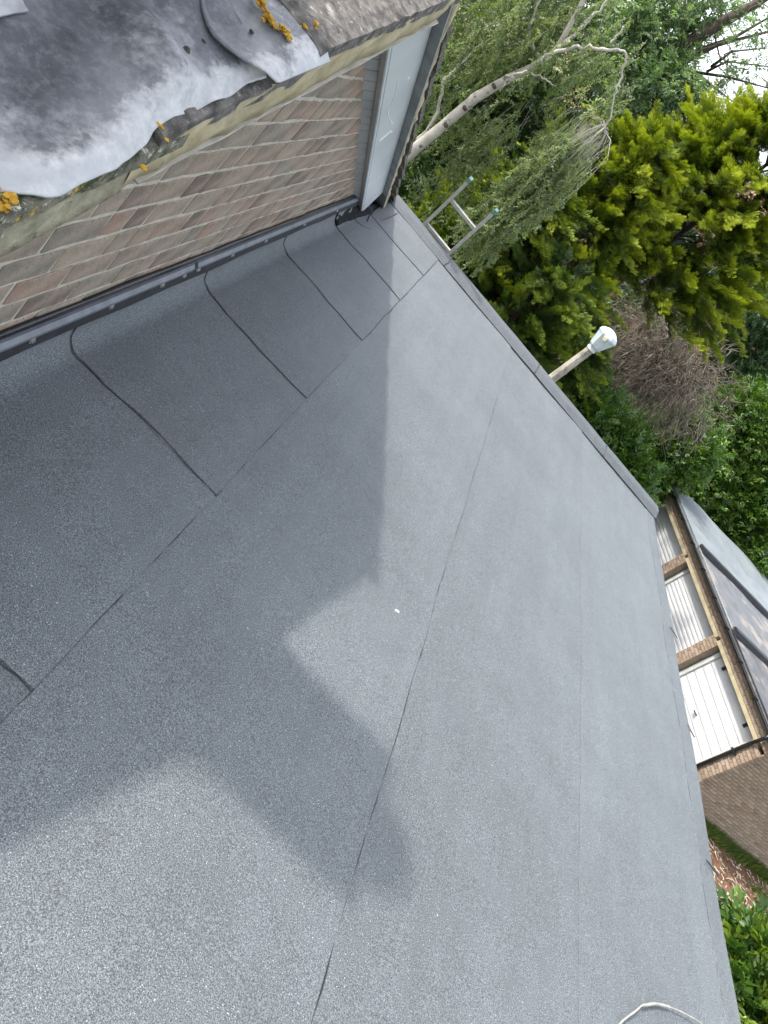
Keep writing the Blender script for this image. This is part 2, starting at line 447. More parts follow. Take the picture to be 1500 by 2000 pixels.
# garage frame: origin at the near top corner of the nearest door
GG = np.array([-0.234, 0.972, 0.0]); GB = np.array([0.972, 0.234, 0.0]); GZ = np.array([0, 0, 1.0])
GO = np.array([10.967, 12.529, G0])
mb = MB()
c = [GO + GG * s + GB * d + GZ * 0.004 for s, d in ((-7, -7.5), (14, -7.5), (14, -0.02), (-0.9, -0.02), (-0.9, -1.6), (-7, -1.6))]
mb.add(c, [(0, 5, 4, 3, 2, 1)])
mb.build('forecourt', M['asphalt'], kind='structure', fixn=False)


def noise1(n, amp, step=4):
    k = max(2, n // step + 2)
    return np.interp(np.linspace(0, k - 1, n), np.arange(k), rng.uniform(-amp, amp, k))


# ------------------------------------------------------------------ flat roof extension
XW = -0.545           # brick face
XR = 2.93             # right edge
YK = 6.20             # inner line of the far kerb
YE = 6.40             # far edge
Y0 = -2.5
ext = thing('flat_roof_extension', 'flat roof covered in dark grey mineral felt beside the brick gable', 'flat roof', (1.2, 2.0, G0))
mb = MB()
mb.box(XW + 0.002, XR - 0.12, Y0, YE - 0.10, G0 - 0.2, -0.20)
mb.build('wall', M['house_brick'], ext)
mb = MB(); mb.box(XW + 0.002, XR - 0.02, Y0, YE - 0.02, -0.198, -0.03)
mb.build('roof_deck', M['black_pvc'], ext)


def undul(x, y):
    return 0.0022 * (np.sin(2.1 * x + 1.3 * y) + np.sin(3.7 * y - 1.9 * x + 1.0) + np.sin(6.3 * x + 4.4 * y))


def floor_sheet(x0, x1, y0, y1, zl, zr, right_wav=0.003, thick=0.008, nx=24, ny=90, mat='felt', name='felt_sheet'):
    X = np.linspace(0, 1, nx)[:, None] * np.ones(ny)[None, :]
    Yv = np.linspace(y0, y1, ny)
    xr = x1 + noise1(ny, right_wav, 3); xl = x0 + noise1(ny, right_wav, 3)
    P = np.zeros((nx, ny, 3))
    P[..., 0] = xl[None, :] + (xr - xl)[None, :] * X
    P[..., 1] = Yv[None, :]
    P[..., 2] = zl + (zr - zl) * X + undul(P[..., 0], P[..., 1])
    mb = MB(); mb.grid(P, thick)
    mb.build(name, M[mat], ext, smooth=False)
    return xr, Yv


def ribbon(name, pts, w, mat, zoff=0.001, wn=0.5, n=None, amp=0.002, up=(0, 0, 1), parent=None, hgt=0.004):
    """irregular bead of bitumen along a line"""
    pts = np.asarray(pts, float)
    L = np.concatenate([[0], np.cumsum(np.linalg.norm(np.diff(pts, axis=0), axis=1))])
    n = n or max(8, int(L[-1] / 0.02))
    t = np.linspace(0, L[-1], n)
    c = np.stack([np.interp(t, L, pts[:, i]) for i in range(3)], 1)
    tg = np.gradient(c, axis=0); tg /= np.linalg.norm(tg, axis=1)[:, None] + 1e-9
    upv = np.asarray(up, float)
    if upv.ndim == 1: upv = np.tile(upv, (n, 1))
    else: upv = np.stack([np.interp(t, L, upv[:, i]) for i in range(3)], 1)
    sd = np.cross(tg, upv); sd /= np.linalg.norm(sd, axis=1)[:, None] + 1e-9
    c = c + sd * noise1(n, amp, 2)[:, None]
    w1 = w * (1 + noise1(n, wn, 3)) * 0.5; w2 = w * (1 + noise1(n, wn, 3)) * 0.5
    w1 = np.maximum(w1, 0.0006); w2 = np.maximum(w2, 0.0006)
    P = np.zeros((n, 4, 3))
    P[:, 0] = c - sd * w1[:, None] + upv * (zoff - 0.003)
    P[:, 1] = c - sd * w1[:, None] * 0.5 + upv * (zoff + hgt * 0.6)
    P[:, 2] = c + sd * w2[:, None] * 0.5 + upv * (zoff + hgt * 0.6)
    P[:, 3] = c + sd * w2[:, None] + upv * (zoff - 0.003)
    mb = MB(); mb.grid(P)
    return mb.build(name, M[mat], parent or ext, smooth=True)


XA, XB = 1.0, 1.918
floor_sheet(1.85, XR - 0.03, Y0, YK + 0.06, 0.0, 0.0)
xr2, yy2 = floor_sheet(0.93, XB, Y0, YK + 0.05, 0.002, 0.007, 0.003)
xr1, yy1 = floor_sheet(-0.50, XA, Y0, YK + 0.04, 0.003, 0.009, 0.006)
k = yy1 < 5.2
ln = np.stack([xr1[k] + 0.003, yy1[k], undul(xr1[k], yy1[k]) + 0.001], 1)
ribbon('bitumen_seam', ln, 0.008, 'bitumen', 0.001, 1.5, amp=0.003)
ln = np.stack([xr2 - 0.001, yy2, undul(xr2, yy2) + 0.0075], 1)
ribbon('bitumen_seam', ln, 0.0035, 'bleed', 0.0, 2.0, hgt=0.001)

# strips that run up the wall
LAPS = [-0.78, 0.134, 1.048, 1.962, 2.875, 3.80, 4.73, 5.52, 6.17]
XS = 0.10             # floor end of the strips


def up_profile(n=30, off=0.0):
    """from the floor end over the fillet to the top of the upstand: (x, z, normal)"""
    r = 0.085
    pts = []
    for x in np.linspace(XS, XW + 0.012 + r, 12): pts.append((x, 0.0, 0, 1))
    for a in np.linspace(0, math.pi / 2, 10)[1:]:
        pts.append((XW + 0.012 + r - r * math.sin(a), r - r * math.cos(a), math.sin(a), math.cos(a)))
    pts.append((XW + 0.012, 0.105, 1, 0))
    return np.array(pts)


prof = up_profile()
for q in range(len(LAPS) - 1):
    y0, y1 = LAPS[q], LAPS[q + 1] + 0.05
    if q == len(LAPS) - 2: y1 = YK + 0.03
    ny = 46
    tt = np.linspace(0, 1, ny)
    np_ = len(prof)
    P = np.zeros((np_, ny, 3))
    wav = noise1(np_, 0.011, 2); wav2 = noise1(ny, 0.003, 6)
    bulge = noise1(ny, 0.006, 6)
    for i, (x, z, nx_, nz_) in enumerate(prof):
        offs = 0.0140 - 0.0050 * tt
        if 10 < i < 21: offs = offs + np.maximum(0, bulge) * math.sin((i - 10) / 11 * math.pi)
        y = y0 + wav[i] + (y1 - y0) * tt
        xx = x + (wav2 if i == 0 else 0)
        P[i, :, 0] = xx + nx_ * offs
        P[i, :, 1] = y
        P[i, :, 2] = z + nz_ * offs + undul(xx + 0 * y, y) * nz_
    # the last piece by the barge board stops short of the upstand
    if q == len(LAPS) - 2: P = P[:13]
    mb = MB(); mb.grid(P, 0.006, (0, 0, -1))
    o = mb.build('felt_sheet', M['felt'], ext)
    if q == 0: continue
    ln = P[:, 0] + np.array([0, -0.003, 0])
    nr = np.array([(a[2], 0, a[3]) for a in prof[:len(P)]])
    ln = ln - nr * 0.006
    ribbon('bitumen_seam', ln, 0.005 if q < 5 else 0.004, 'bitumen', 0.001, 1.6, up=nr, amp=0.004)
    if q in (2, 3, 5):                             # smooth bitumen squeezed out along part of the lap
        a_ = {2: 3, 3: 2, 5: 6}[q]
        ribbon('bitumen_bleed', P[a_:a_ + 5, 0] + np.array([0, -0.007, -0.0045]), 0.013 if q < 5 else 0.007, 'bleed', 0.0005, 1.6, amp=0.003, hgt=0.002)
    fl = P[0] + np.array([0.001, 0, -0.004])
    ribbon('bitumen_seam', fl[:-2], 0.004 if q > 4 else 0.0025, 'bitumen' if q > 4 else 'bleed', 0.0005, 1.7, amp=0.003)
# bare bitumen skin at the top of the upstand
n = 90
yy = np.linspace(Y0, 5.15, n)
P = np.zeros((n, 7, 3))
for j, zz in enumerate(np.linspace(0.075, 0.175, 7)):
    P[:, j, 0] = XW + 0.0295 + 0.0012 * np.sin(yy * 9 + j) - (0.001 if j == 0 else 0) - (0.012 if j == 6 else 0)
    P[:, j, 1] = yy
    P[:, j, 2] = zz + (noise1(n, 0.006, 3) if j in (0, 6) else 0)
mb = MB(); mb.grid(P, 0.03, (-1, 0, 0))
mb.build('upstand_skin', M['bitumen_skin'], ext, smooth=True)
# termination bars with screws
for y0, y1 in ((Y0, 2.62), (2.65, 5.05)):
    mb = MB()
    for_p = [(0.0, 0.146), (0.005, 0.146), (0.006, 0.149), (0.006, 0.160), (-0.004, 0.1725), (-0.012, 0.1725)]
    mb.prism(for_p, (XW + 0.030, 0, 0), (1, 0, 0), (0, 0, 1), (0, 1, 0), y0, y1)
    bar = mb.build('termination_bar', M['bar'], ext)
    for sy in (0.95, 1.33, 1.71, 2.095, 2.42, 2.585, 2.70, 3.02, 3.40, 3.95, 4.55):
        if y0 < sy < y1:
            s = MB(); cx = XW + 0.027
            for rr, h0, h1 in ((0.0115, 0.0, 0.006), (0.006, 0.006, 0.010)):
                ring = [(rr * math.cos(a), rr * math.sin(a)) for a in np.linspace(0, 2 * math.pi, 13)[:-1]]
                s.prism(ring, (cx, sy, 0.130), (0, 1, 0), (0, 0, 1), (1, 0, 0), h0, h1)
            s.build('screw', M['steel'], bar)
# sealant line against the bricks
ln = np.stack([np.full(90, XW + 0.008), np.linspace(Y0, 5.1, 90), 0.177 + noise1(90, 0.003, 2)], 1)
mb = MB(); mb.tube(ln, list(0.0065 + noise1(90, 0.003, 2)), 6)
mb.build('sealant', M['bitumen'], ext, smooth=True)

# far kerb: raised felt edge with end closed
nx = 90
xs = np.linspace(XW + 0.03, XR + 0.005, nx)
prof_k = [(YK, 0.014), (YK + 0.015, 0.018), (YK + 0.07, 0.045), (YK + 0.10, 0.052), (YE - 0.02, 0.054), (YE, 0.045), (YE + 0.004, -0.10)]
P = np.zeros((nx, len(prof_k), 3))
wv = noise1(nx, 0.005, 4)
for j, (y, z) in enumerate(prof_k):
    P[:, j, 0] = xs; P[:, j, 1] = y + (wv if j < 2 else 0.3 * wv); P[:, j, 2] = z + noise1(nx, 0.0015, 4)
mb = MB(); mb.grid(P, 0.010)
kb = mb.build('kerb_felt', M['felt_edge'], ext)
ribbon('bitumen_seam', P[:, 0] + np.array([0, -0.002, -0.003]), 0.008, 'bitumen', 0.001, 0.8)
for kx in (0.17, 1.29, 2.2):
    pts = [(kx + random.uniform(-.01, .01), y, z + 0.002) for y, z in prof_k[:6]]
    ribbon('bitumen_seam', pts, 0.007, 'bitumen', 0.001, 0.8)
# right drip strip folded over the edge
ny = 110
yy = np.linspace(Y0, YK + 0.02, ny)
wv = noise1(ny, 0.005, 4)
prof_d = [(XR - 0.12, 0.0025), (XR - 0.06, 0.003), (XR - 0.012, 0.003), (XR, -0.002), (XR + 0.003, -0.02), (XR + 0.003, -0.12)]
P = np.zeros((ny, len(prof_d), 3))
for j, (x, z) in enumerate(prof_d):
    P[:, j, 0] = x + (wv if j == 0 else 0.25 * wv); P[:, j, 1] = yy; P[:, j, 2] = z + undul(x + 0 * yy, yy)
mb = MB(); mb.grid(P, 0.004, (-0.7, 0, -0.7))
mb.build('drip_strip', M['felt'], ext)
ribbon('bitumen_seam', P[:, 0] + np.array([-0.001, 0, -0.003]), 0.0012, 'bitumen', 0.0, 0.9)
for pa, pb, wl in (((1379, 1681), (1403, 1709), 0.010), ((1309, 1226), (1322, 1245), 0.005), ((1343, 1416), (1357, 1442), 0.006)):
    A_, B_ = on_z(*pa, 0.009), on_z(*pb, 0.009)
    pts = [A_ + (B_ - A_) * t_ + np.array([0, rng.normal(0, .006), 0.001]) for t_ in np.linspace(0, 1, 6)]
    ribbon('bitumen_seam', pts, wl, 'bitumen', 0.001, 0.7)
mb = MB(); mb.box(XR - 0.02, XR - 0.004, Y0, YE, -0.24, -0.02); mb.box(XW + 0.1, XR - 0.02, YE - 0.02, YE - 0.004, -0.24, -0.03)
mb.build('fascia', M['black_pvc'], ext)
# patch and cut edges beside the foot of the barge board
for pts, w in (([on_z(745, 431, 0.012), on_z(760, 425, 0.012), on_z(776, 416, 0.013)], 0.006),
               ([on_z(690, 395, 0.03), on_z(684, 410, 0.018), on_z(692, 428, 0.016), on_z(706, 441, 0.016), on_z(722, 446, 0.016)], 0.004),
               ([on_z(717, 432, 0.016), on_z(722, 422, 0.016), on_z(735, 408, 0.016), on_z(743, 398, 0.016)], 0.006)):
    ribbon('bitumen_seam', pts, w, 'bitumen', 0.001, 0.7)

# ------------------------------------------------------------------ house gable
XV = -0.44           # outer face of the near verge
NS = 0.42             # near slope
AY, AZ = 2.50, 1.395   # ridge
FS = 0.362            # far slope


def z_white(y): return 0.861 + NS * (y - 1.521)
def z_tile(y): return 0.987 + NS * (y - 1.521)
def z_far(y): return AZ - FS * (y - AY)


XH = -6.5
house = thing('brick_house', 'brick house gable with mossy tiled roof rising above the flat roof', 'house', (-3.0, 2.7, G0))
# wall body (mortar) under the two rakes
mb = MB()
poly = [(-3.0, G0 - 0.2), (6.3, G0 - 0.2), (6.3, z_far(6.3) - 0.25), (AY + 0.3, z_far(AY + 0.3) - 0.25), (AY - 0.05, z_white(AY - 0.05) - 0.03), (-3.0, z_white(-3.0) - 0.03)]
mb.prism(poly, (0, 0, 0), (0, 1, 0), (0, 0, 1), (1, 0, 0), XH, XW - 0.003)
wall = mb.build('gable_wall', M['mortar'], house)


def clip(poly, a, b, c):
    """keep a*y + b*z <= c"""
    out = []
    for i in range(len(poly)):
        p, q = poly[i], poly[(i + 1) % len(poly)]
        dp, dq = a * p[0] + b * p[1] - c, a * q[0] + b * q[1] - c
        if dp <= 0: out.append(p)
        if dp * dq < 0:
            t = dp / (dp - dq); out.append((p[0] + t * (q[0] - p[0]), p[1] + t * (q[1] - p[1])))
    return out


def brick_mesh(poly, name='brick', xf=0.0, depth=0.03, ch=0.004):
    """chamfered brick front: poly in local (y, z), face looking to +x"""
    cy = sum(p[0] for p in poly) / len(poly); cz = sum(p[1] for p in poly) / len(poly)
    n = len(poly)
    inn = []
    for y, z in poly:
        d = math.hypot(y - cy, z - cz) + 1e-6
        inn.append((y + (cy - y) / d * ch * 1.4, z + (cz - z) / d * ch * 1.4))
    vs = [(xf - depth, y, z) for y, z in poly] + [(xf - ch * 0.6, y, z) for y, z in poly] + [(xf, y, z) for y, z in inn]
    fs = [(i, (i + 1) % n, n + (i + 1) % n, n + i) for i in range(n)] + [(n + i, n + (i + 1) % n, 2 * n + (i + 1) % n, 2 * n + i) for i in range(n)] + [tuple(range(2 * n, 3 * n))]
    me = bpy.data.meshes.new(name); me.from_pydata(vs, [], fs); me.materials.append(M['brick']); me.update()
    return me


GA, BL, JT = 0.0865, 0.2205, 0.0125
var = []
for q in range(9):
    h, l = GA - JT, BL - 0.010
    j = lambda a: random.uniform(-a, a)
    poly = [(0 + j(.0038), 0 + j(.0038)), (l * .3, j(.0035)), (l * .7, j(.0035)), (l + j(.0038), 0 + j(.0038)), (l + j(.0038), h + j(.0038)), (l * .6, h + j(.0035)), (l * .25, h + j(.0035)), (0 + j(.0038), h + j(.0038))]
    var.append((brick_mesh(poly), poly))
off_w = origin(wall)
halves = []
for q in range(5):
    h, l = GA - JT, BL * 0.5 - 0.010
    halves.append(brick_mesh([(j(.003), j(.003)), (l * .5, j(.003)), (l + j(.003), j(.003)), (l + j(.003), h + j(.003)), (l * .5, h + j(.003)), (j(.003), h + j(.003))]))
for r in range(-1, 13):
    zb = 0.2035 + GA * r + JT * 0.5
    ph = 0.175 if r % 2 else 0.065
    for cidx in range(1, 27):
        yb = ph + BL * cidx - BL * 0.5 * 0 + 0.005
        if yb > 5.6 or yb < 0.7: continue
        zt = zb + GA - JT
        lim_n = z_white(yb) + 0.02; lim_f = z_far(yb + BL) - 0.16
        if z_white(yb + BL) + 0.02 < zb or z_far(yb) - 0.14 < zb: continue
        me, poly = random.choice(var)
        full = zt < z_white(yb) + 0.02 and zt < z_far(yb + BL) - 0.14
        if not full:
            wp = [(p[0] + yb, p[1] + zb) for p in poly]
            wp = clip(wp, -NS, 1, z_white(0) + 0.02)
            wp = clip(wp, FS, 1, z_far(0) - 0.14)
            if len(wp) < 3: continue
            me = brick_mesh([(p[0] - yb, p[1] - zb) for p in wp])
        pos = Vector((XW + random.uniform(-0.0015, 0.002), yb, zb + ZR)) - off_w
        if full and random.random() < 0.28:       # two headers in place of a stretcher
            link('brick', random.choice(halves), wall, pos)
            link('brick', random.choice(halves), wall, pos + Vector((random.uniform(-.001, .002), BL * 0.5, 0)))
            continue
        link('brick', me, wall, pos)

# near verge: mortar bedding, white undercloak, tiles
TROW = [-0.60, -0.21, 0.18, 0.57, 0.96, 1.354, 1.79, 2.13, 2.46]


def verge_bed(y0, y1, zb, zt, x0, x1, mat, name, parent, n=60):
    """rough bedding between two rake lines"""
    P = np.zeros((n, 6, 3)); yy = np.linspace(y0, y1, n)
    for jj, t in enumerate([0, 0.02, 0.35, 0.7, 0.98, 1.0]):
        z = zb(yy) + (zt(yy) - zb(yy)) * min(max(t, 0), 1)
        x = np.full(n, x1) + noise1(n, 0.005, 3)
        if jj in (0, 5): x = np.full(n, x0)
        P[:, jj, 0] = x; P[:, jj, 1] = yy; P[:, jj, 2] = z + (noise1(n, 0.006, 3) if jj in (0, 1, 4, 5) else 0)
    mb = MB(); mb.grid(P)
    return mb.build(name, M[mat], parent, smooth=True)


roof = thing('tmp', 'x', 'y', (0, 0, 0))
bpy.data.objects.remove(roof)
mb = MB()
poly = [(-3.0, z_tile(-3.0) - 0.065), (AY, AZ - 0.065), (6.35, z_far(6.35) - 0.065), (6.35, z_far(6.35) - 0.10), (AY, AZ - 0.10), (-3.0, z_tile(-3.0) - 0.10)]
mb.prism(poly, (0, 0, 0), (0, 1, 0), (0, 0, 1), (1, 0, 0), XH, XW - 0.001)
roof = mb.build('roof', M['mortar'], house)
verge_bed(1.33, AY + 0.03, lambda y: z_white(y) + 0.004, lambda y: z_tile(y) - 0.026, XW - 0.05, XV - 0.004, 'verge', 'verge_mortar', roof, 70)
verge_bed(-1.0, 1.34, lambda y: z_white(y) - 0.005, lambda y: z_tile(y) - 0.050, XW - 0.05, XV - 0.002, 'verge_moss', 'verge_mortar', roof, 70)
n = 50
yy = np.linspace(1.38, AY + 0.03, n)
P = np.zeros((n, 4, 3))
for jj, (x, dz) in enumerate(((XW - 0.02, -0.001), (XV + 0.001, -0.001), (XV + 0.0015, 0.002), (XW - 0.02, 0.003))):
    P[:, jj] = np.stack([np.full(n, x) + (noise1(n, 0.0015, 2) if jj in (1, 2) else 0), yy, z_white(yy) + dz], 1)
mb = MB(); mb.grid(P); mb.build('undercloak', M['white_strip'], roof)


def tile_mesh(w, l, t, mat, seed, name='roof_tile', rag=0.004):
    """slab with worn edges: local x across, y up the slope, lower edge at y = 0, top at z = 0"""
    r2 = np.random.default_rng(seed)
    nx, ny = 10, 14
    P = np.zeros((nx, ny, 3))
    P[..., 0] = np.linspace(0, w, nx)[:, None]; P[..., 1] = np.linspace(0, l, ny)[None, :]
    P[..., 2] = r2.normal(0, 0.0012, (nx, ny))
    P[:, 0, 1] += r2.uniform(-rag, rag, nx); P[0, :, 0] += r2.uniform(-rag, rag, ny) * .6; P[-1, :, 0] += r2.uniform(-rag, rag, ny) * .6
    P[:, 0, 2] -= 0.007; P[-1, :, 2] -= 0.006; P[0, :, 2] -= 0.003
    mb = MB(); mb.grid(P, t)
    me = bpy.data.meshes.new(name)
    me.from_pydata(mb.v, [], mb.f); me.materials.append(mat); me.update()
    return me


tm = [tile_mesh(0.325, 0.56, 0.035, M['tile'], s) for s in range(4)]
tmm = [tile_mesh(0.325, 0.56, 0.035, M['tile_moss'], 10 + s) for s in range(3)]
offr = origin(roof)
ang = math.atan(NS)
for r, y0 in enumerate(TROW[:-1]):
    y1 = TROW[r + 1] + 0.075
    for cidx in range(11):
        x1 = XV + 0.0 - 0.33 * cidx - (0.0 if cidx == 0 else 0.0)
        me = random.choice(tmm if y0 < 1.3 else tm)
        o = link('roof_tile', me, roof)
        lift = 0.022
        zz = z_tile(y0) + (0.010 if cidx == 0 else 0.006) + (0.022 if 1.7 < y0 < 1.9 else 0.0)
        # tilt so that the upper end slips under the next row
        ln_ = (y1 - y0) / math.cos(ang)
        o.scale = (1, ln_ / 0.56, 1)
        o.location = Vector((x1 - 0.325 + random.uniform(-.003, .003), y0 + random.uniform(-.006, .006), zz + ZR)) - offr
        o.rotation_euler = (ang - 0.075, 0, random.uniform(-0.008, 0.008))
# far slope tiles, seen as a worn edge beyond the barge board
angf = -math.atan(FS)
XF = -0.443
yf = AY + 0.02
while yf < 6.3:
    for cidx in range(6):
        o = link('roof_tile', random.choice(tm), roof)
        l_ = 0.40
        o.scale = (1, -l_ / 0.56, 0.6)
        o.location = Vector((XF - 0.325 + 0.325 - 0.33 * cidx - 0.325 + random.uniform(-.007, .002), min(yf + 0.36, 6.46), z_far(min(yf + 0.36, 6.46)) + 0.012 + ZR)) - offr
        o.rotation_euler = (angf + 0.05, 0, random.uniform(-0.015, 0.015))
    yf += 0.345
# ridge tiles
for q in range(14):
    mb = MB(); th = np.linspace(0.12 * math.pi, 0.88 * math.pi, 9)
    x0 = XV - 0.12 - 0.43 * q
    P = np.zeros((2, 9, 3))
    for a_, xx in enumerate((x0, x0 - 0.42)):
        P[a_, :, 0] = xx; P[a_, :, 1] = AY - 0.14 * np.cos(th); P[a_, :, 2] = AZ - 0.06 + 0.10 * np.sin(th)
    mb.grid(P, 0.015); mb.build('ridge_tile', M['tile'], roof, smooth=False)

# lichen clumps on the verge tile
def blob_cluster(name, pts, mat, parent, rr=(0.008, 0.016), flat=0.5, sg=0.010):
    for (p, nb) in pts:
        mb = MB()
        for q in range(nb):
            c = np.array(p) + rng.normal(0, sg, 3) * np.array([1, 1, 0.4]); r_ = rng.uniform(*rr)
            ico = []
            for a in range(6):
                for b_ in range(1, 4):
                    ph, th = 2 * math.pi * a / 6, math.pi * b_ / 4
                    ico.append(c + np.array([math.cos(ph) * math.sin(th), math.sin(ph) * math.sin(th), math.cos(th) * flat]) * r_ * rng.uniform(.75, 1.2))
            fs = []
            for a in range(6):
                a2 = (a + 1) % 6
                for b_ in range(2): fs.append((a * 3 + b_, a2 * 3 + b_, a2 * 3 + b_ + 1, a * 3 + b_ + 1))
            fs.append(tuple(a * 3 for a in range(6))); fs.append(tuple(a * 3 + 2 for a in range(6))[::-1])
            mb.add(ico, fs)
        mb.build(name, M[mat], parent)


def on_roof(px, py, h=0.0):
    d = ray((px, py)); c = 0.987 + h - NS * 1.521
    t = (c - CAMH) / (d[2] - NS * d[1]); return d * t + np.array([0, 0, CAMH])


blob_cluster('lichen', [(on_roof(558, 62, 0.034), 34), (on_roof(528, 38, 0.034), 24), (on_roof(508, 4, 0.034), 26), (on_roof(624, 58, 0.022), 5), (on_roof(595, 57, 0.022), 2),
                        (on_roof(20, 385, 0.005), 10), (on_roof(5, 400, 0.005), 8), (on_roof(282, 330, -0.03), 3), (on_roof(322, 258, -0.005), 4)], 'lichen', roof, (0.003, 0.0075), 0.5, 0.0085)

# lead sheets
def lead(name, P, edge):
    mb = MB(); mb.grid(P, 0.004)
    o = mb.build(name, M['lead'], roof, smooth=True)
    a = o.data.attributes.new('edge', 'FLOAT', 'POINT')
    vals = np.concatenate([edge.reshape(-1), edge.reshape(-1)]).astype(np.float32)
    a.data.foreach_set('value', vals)
    return o


edge_px = [(-60, 350), (0, 362), (50, 372), (100, 376), (130, 368), (160, 352), (210, 330), (260, 300), (295, 270), (308, 246), (318, 234), (345, 222), (400, 200), (450, 178), (500, 150)]
ep = np.array([on_roof(*p, 0.012) for p in edge_px])
nu, nv = 80, 44
ye = np.linspace(ep[0, 1], ep[-1, 1] + 0.05, nu)
xe = np.interp(ye, ep[:, 1], ep[:, 0]) + noise1(nu, 0.0015, 2)
P = np.zeros((nu, nv, 3)); E_ = np.zeros((nu, nv))
XL = -0.86
for j in range(nv):
    t = (j / (nv - 1)) ** 1.2
    x = xe + (XL - xe) * t
    d = xe - x
    P[:, j, 0] = x; P[:, j, 1] = ye
    z = z_tile(ye) + 0.021 + (0.007 * np.sin(x * 21 + ye * 9) + 0.006 * np.sin(ye * 19 - x * 11 + 1.0)) * np.clip(d / 0.06, 0.2, 1)
    z -= 0.020 * np.exp(-(d / 0.02) ** 2)                       # dressed down over the edge
    z += 0.028 * np.exp(-((ye - 1.42 + 0.25 * (x + 0.52)) / 0.045) ** 2) * (d > 0.02)   # over the tile step
    z += np.clip((-0.70 - x) / 0.09, 0, 1) ** 1.5 * 0.12        # turned up at the stack
    z += 0.004 * np.sin(ye * 60) * np.exp(-(d / 0.03) ** 2)
    P[:, j, 2] = z
    E_[:, j] = np.clip(1.0 - d / 0.12, 0, 1) * 0.80 + np.clip((-0.66 - x) / 0.07, 0, 1) * 0.5 * (ye < 1.4)
lead('lead_flashing', P, E_)
seam_px = [(548, 170), (500, 150), (470, 135), (440, 110), (410, 80), (395, 55), (385, 25), (378, -30), (370, -120)]
sp = np.array([on_roof(*p, 0.02) for p in seam_px])
nu2, nv2 = 40, 26
xx = np.linspace(-0.428, -0.85, nu2)
ys_ = np.interp(-xx, -sp[:, 0], sp[:, 1])
P = np.zeros((nu2, nv2, 3)); E_ = np.zeros((nu2, nv2))
for j in range(nv2):
    t = j / (nv2 - 1)
    y = ys_ + (1.83 - ys_) * t
    P[:, j, 0] = xx; P[:, j, 1] = y
    z = z_tile(y) + 0.031 - 0.014 * t + 0.004 * np.sin(xx * 25 + y * 8)
    z += 0.006 * math.exp(-(t / 0.06) ** 2)
    z -= 0.012 * np.exp(-((xx + 0.428) / 0.016) ** 2)
    z += np.clip((-0.71 - xx) / 0.09, 0, 1) ** 1.5 * 0.12
    P[:, j, 2] = z
    E_[:, j] = np.clip(1.0 + (xx + 0.428) / 0.14, 0, 1) * 0.72
lead('lead_flashing', P, E_)
# upper apron piece dressed against the stack
nu3, nv3 = 24, 14
yy = np.linspace(0.70, 1.275, nu3)
P = np.zeros((nu3, nv3, 3)); E_ = np.ones((nu3, nv3)) * 0.75
for j in range(nv3):
    t = j / (nv3 - 1)
    x = -0.675 - 0.115 * t + 0.012 * np.sin(yy * 14)
    P[:, j, 0] = x; P[:, j, 1] = yy
    P[:, j, 2] = z_tile(yy) + 0.030 + 0.12 * t ** 1.4 + 0.006 * np.sin(yy * 22 + t * 4)
lead('lead_flashing', P, E_)
# moss pellets lying on the lead
for (px, py, rr) in ((355, 106, 0.010), (366, 100, 0.007), (398, 80, 0.004), (492, 62, 0.005)):
    p = on_roof(px, py, 0.030)
    blob_cluster('moss_clump', [(p, 5)], 'moss', roof, (rr * .6, rr), 0.8, rr * 0.3)

# chimney stack above the lead, outside the frame
CX0, CX1, CY0, CY1, CZ = -1.30, -0.82, 1.45, 1.88, 2.20
mb = MB()
mb.box(CX0, CX1, CY0, CY1, 0.6, CZ - 0.20)
mb.prism([(0.55, 0.5), (CY0 + 0.01, 0.5), (CY0 + 0.01, 1.53), (1.36, 1.53), (0.55, 1.08)], (0, 0, 0), (0, 1, 0), (0, 0, 1), (1, 0, 0), CX0 + 0.003, CX1 - 0.003)  # unseen shoulder added, sloped to widen the shadow along the near verge
ch = mb.build('chimney', M['mortar'], house)
mb = MB()
mb.box(CX0 - 0.03, CX1 + 0.03, CY0 - 0.03, CY1 + 0.03, CZ - 0.20, CZ - 0.05)
mb.box(CX0 + 0.04, CX1 - 0.04, CY0 + 0.04, CY1 - 0.04, CZ - 0.05, CZ)
mb.build('chimney_cap', M['mortar'], ch)
mb = MB(); mb.lathe(((CX0 + CX1) / 2, (CY0 + CY1) / 2, CZ), [(0.13, -0.02), (0.115, 0.15), (0.10, 0.24), (0.13, 0.26), (0.13, 0.30)], 14)
mb.build('chimney_pot', M['roof_red'], ch, smooth=True)

# far rake: soffit boards, barge board, undercloak sheets, mortar, all under the far slope
XBG = -0.482


def z_bb(y): return 0.939 - 0.395 * (y - 3.05)   # bottom of the barge board


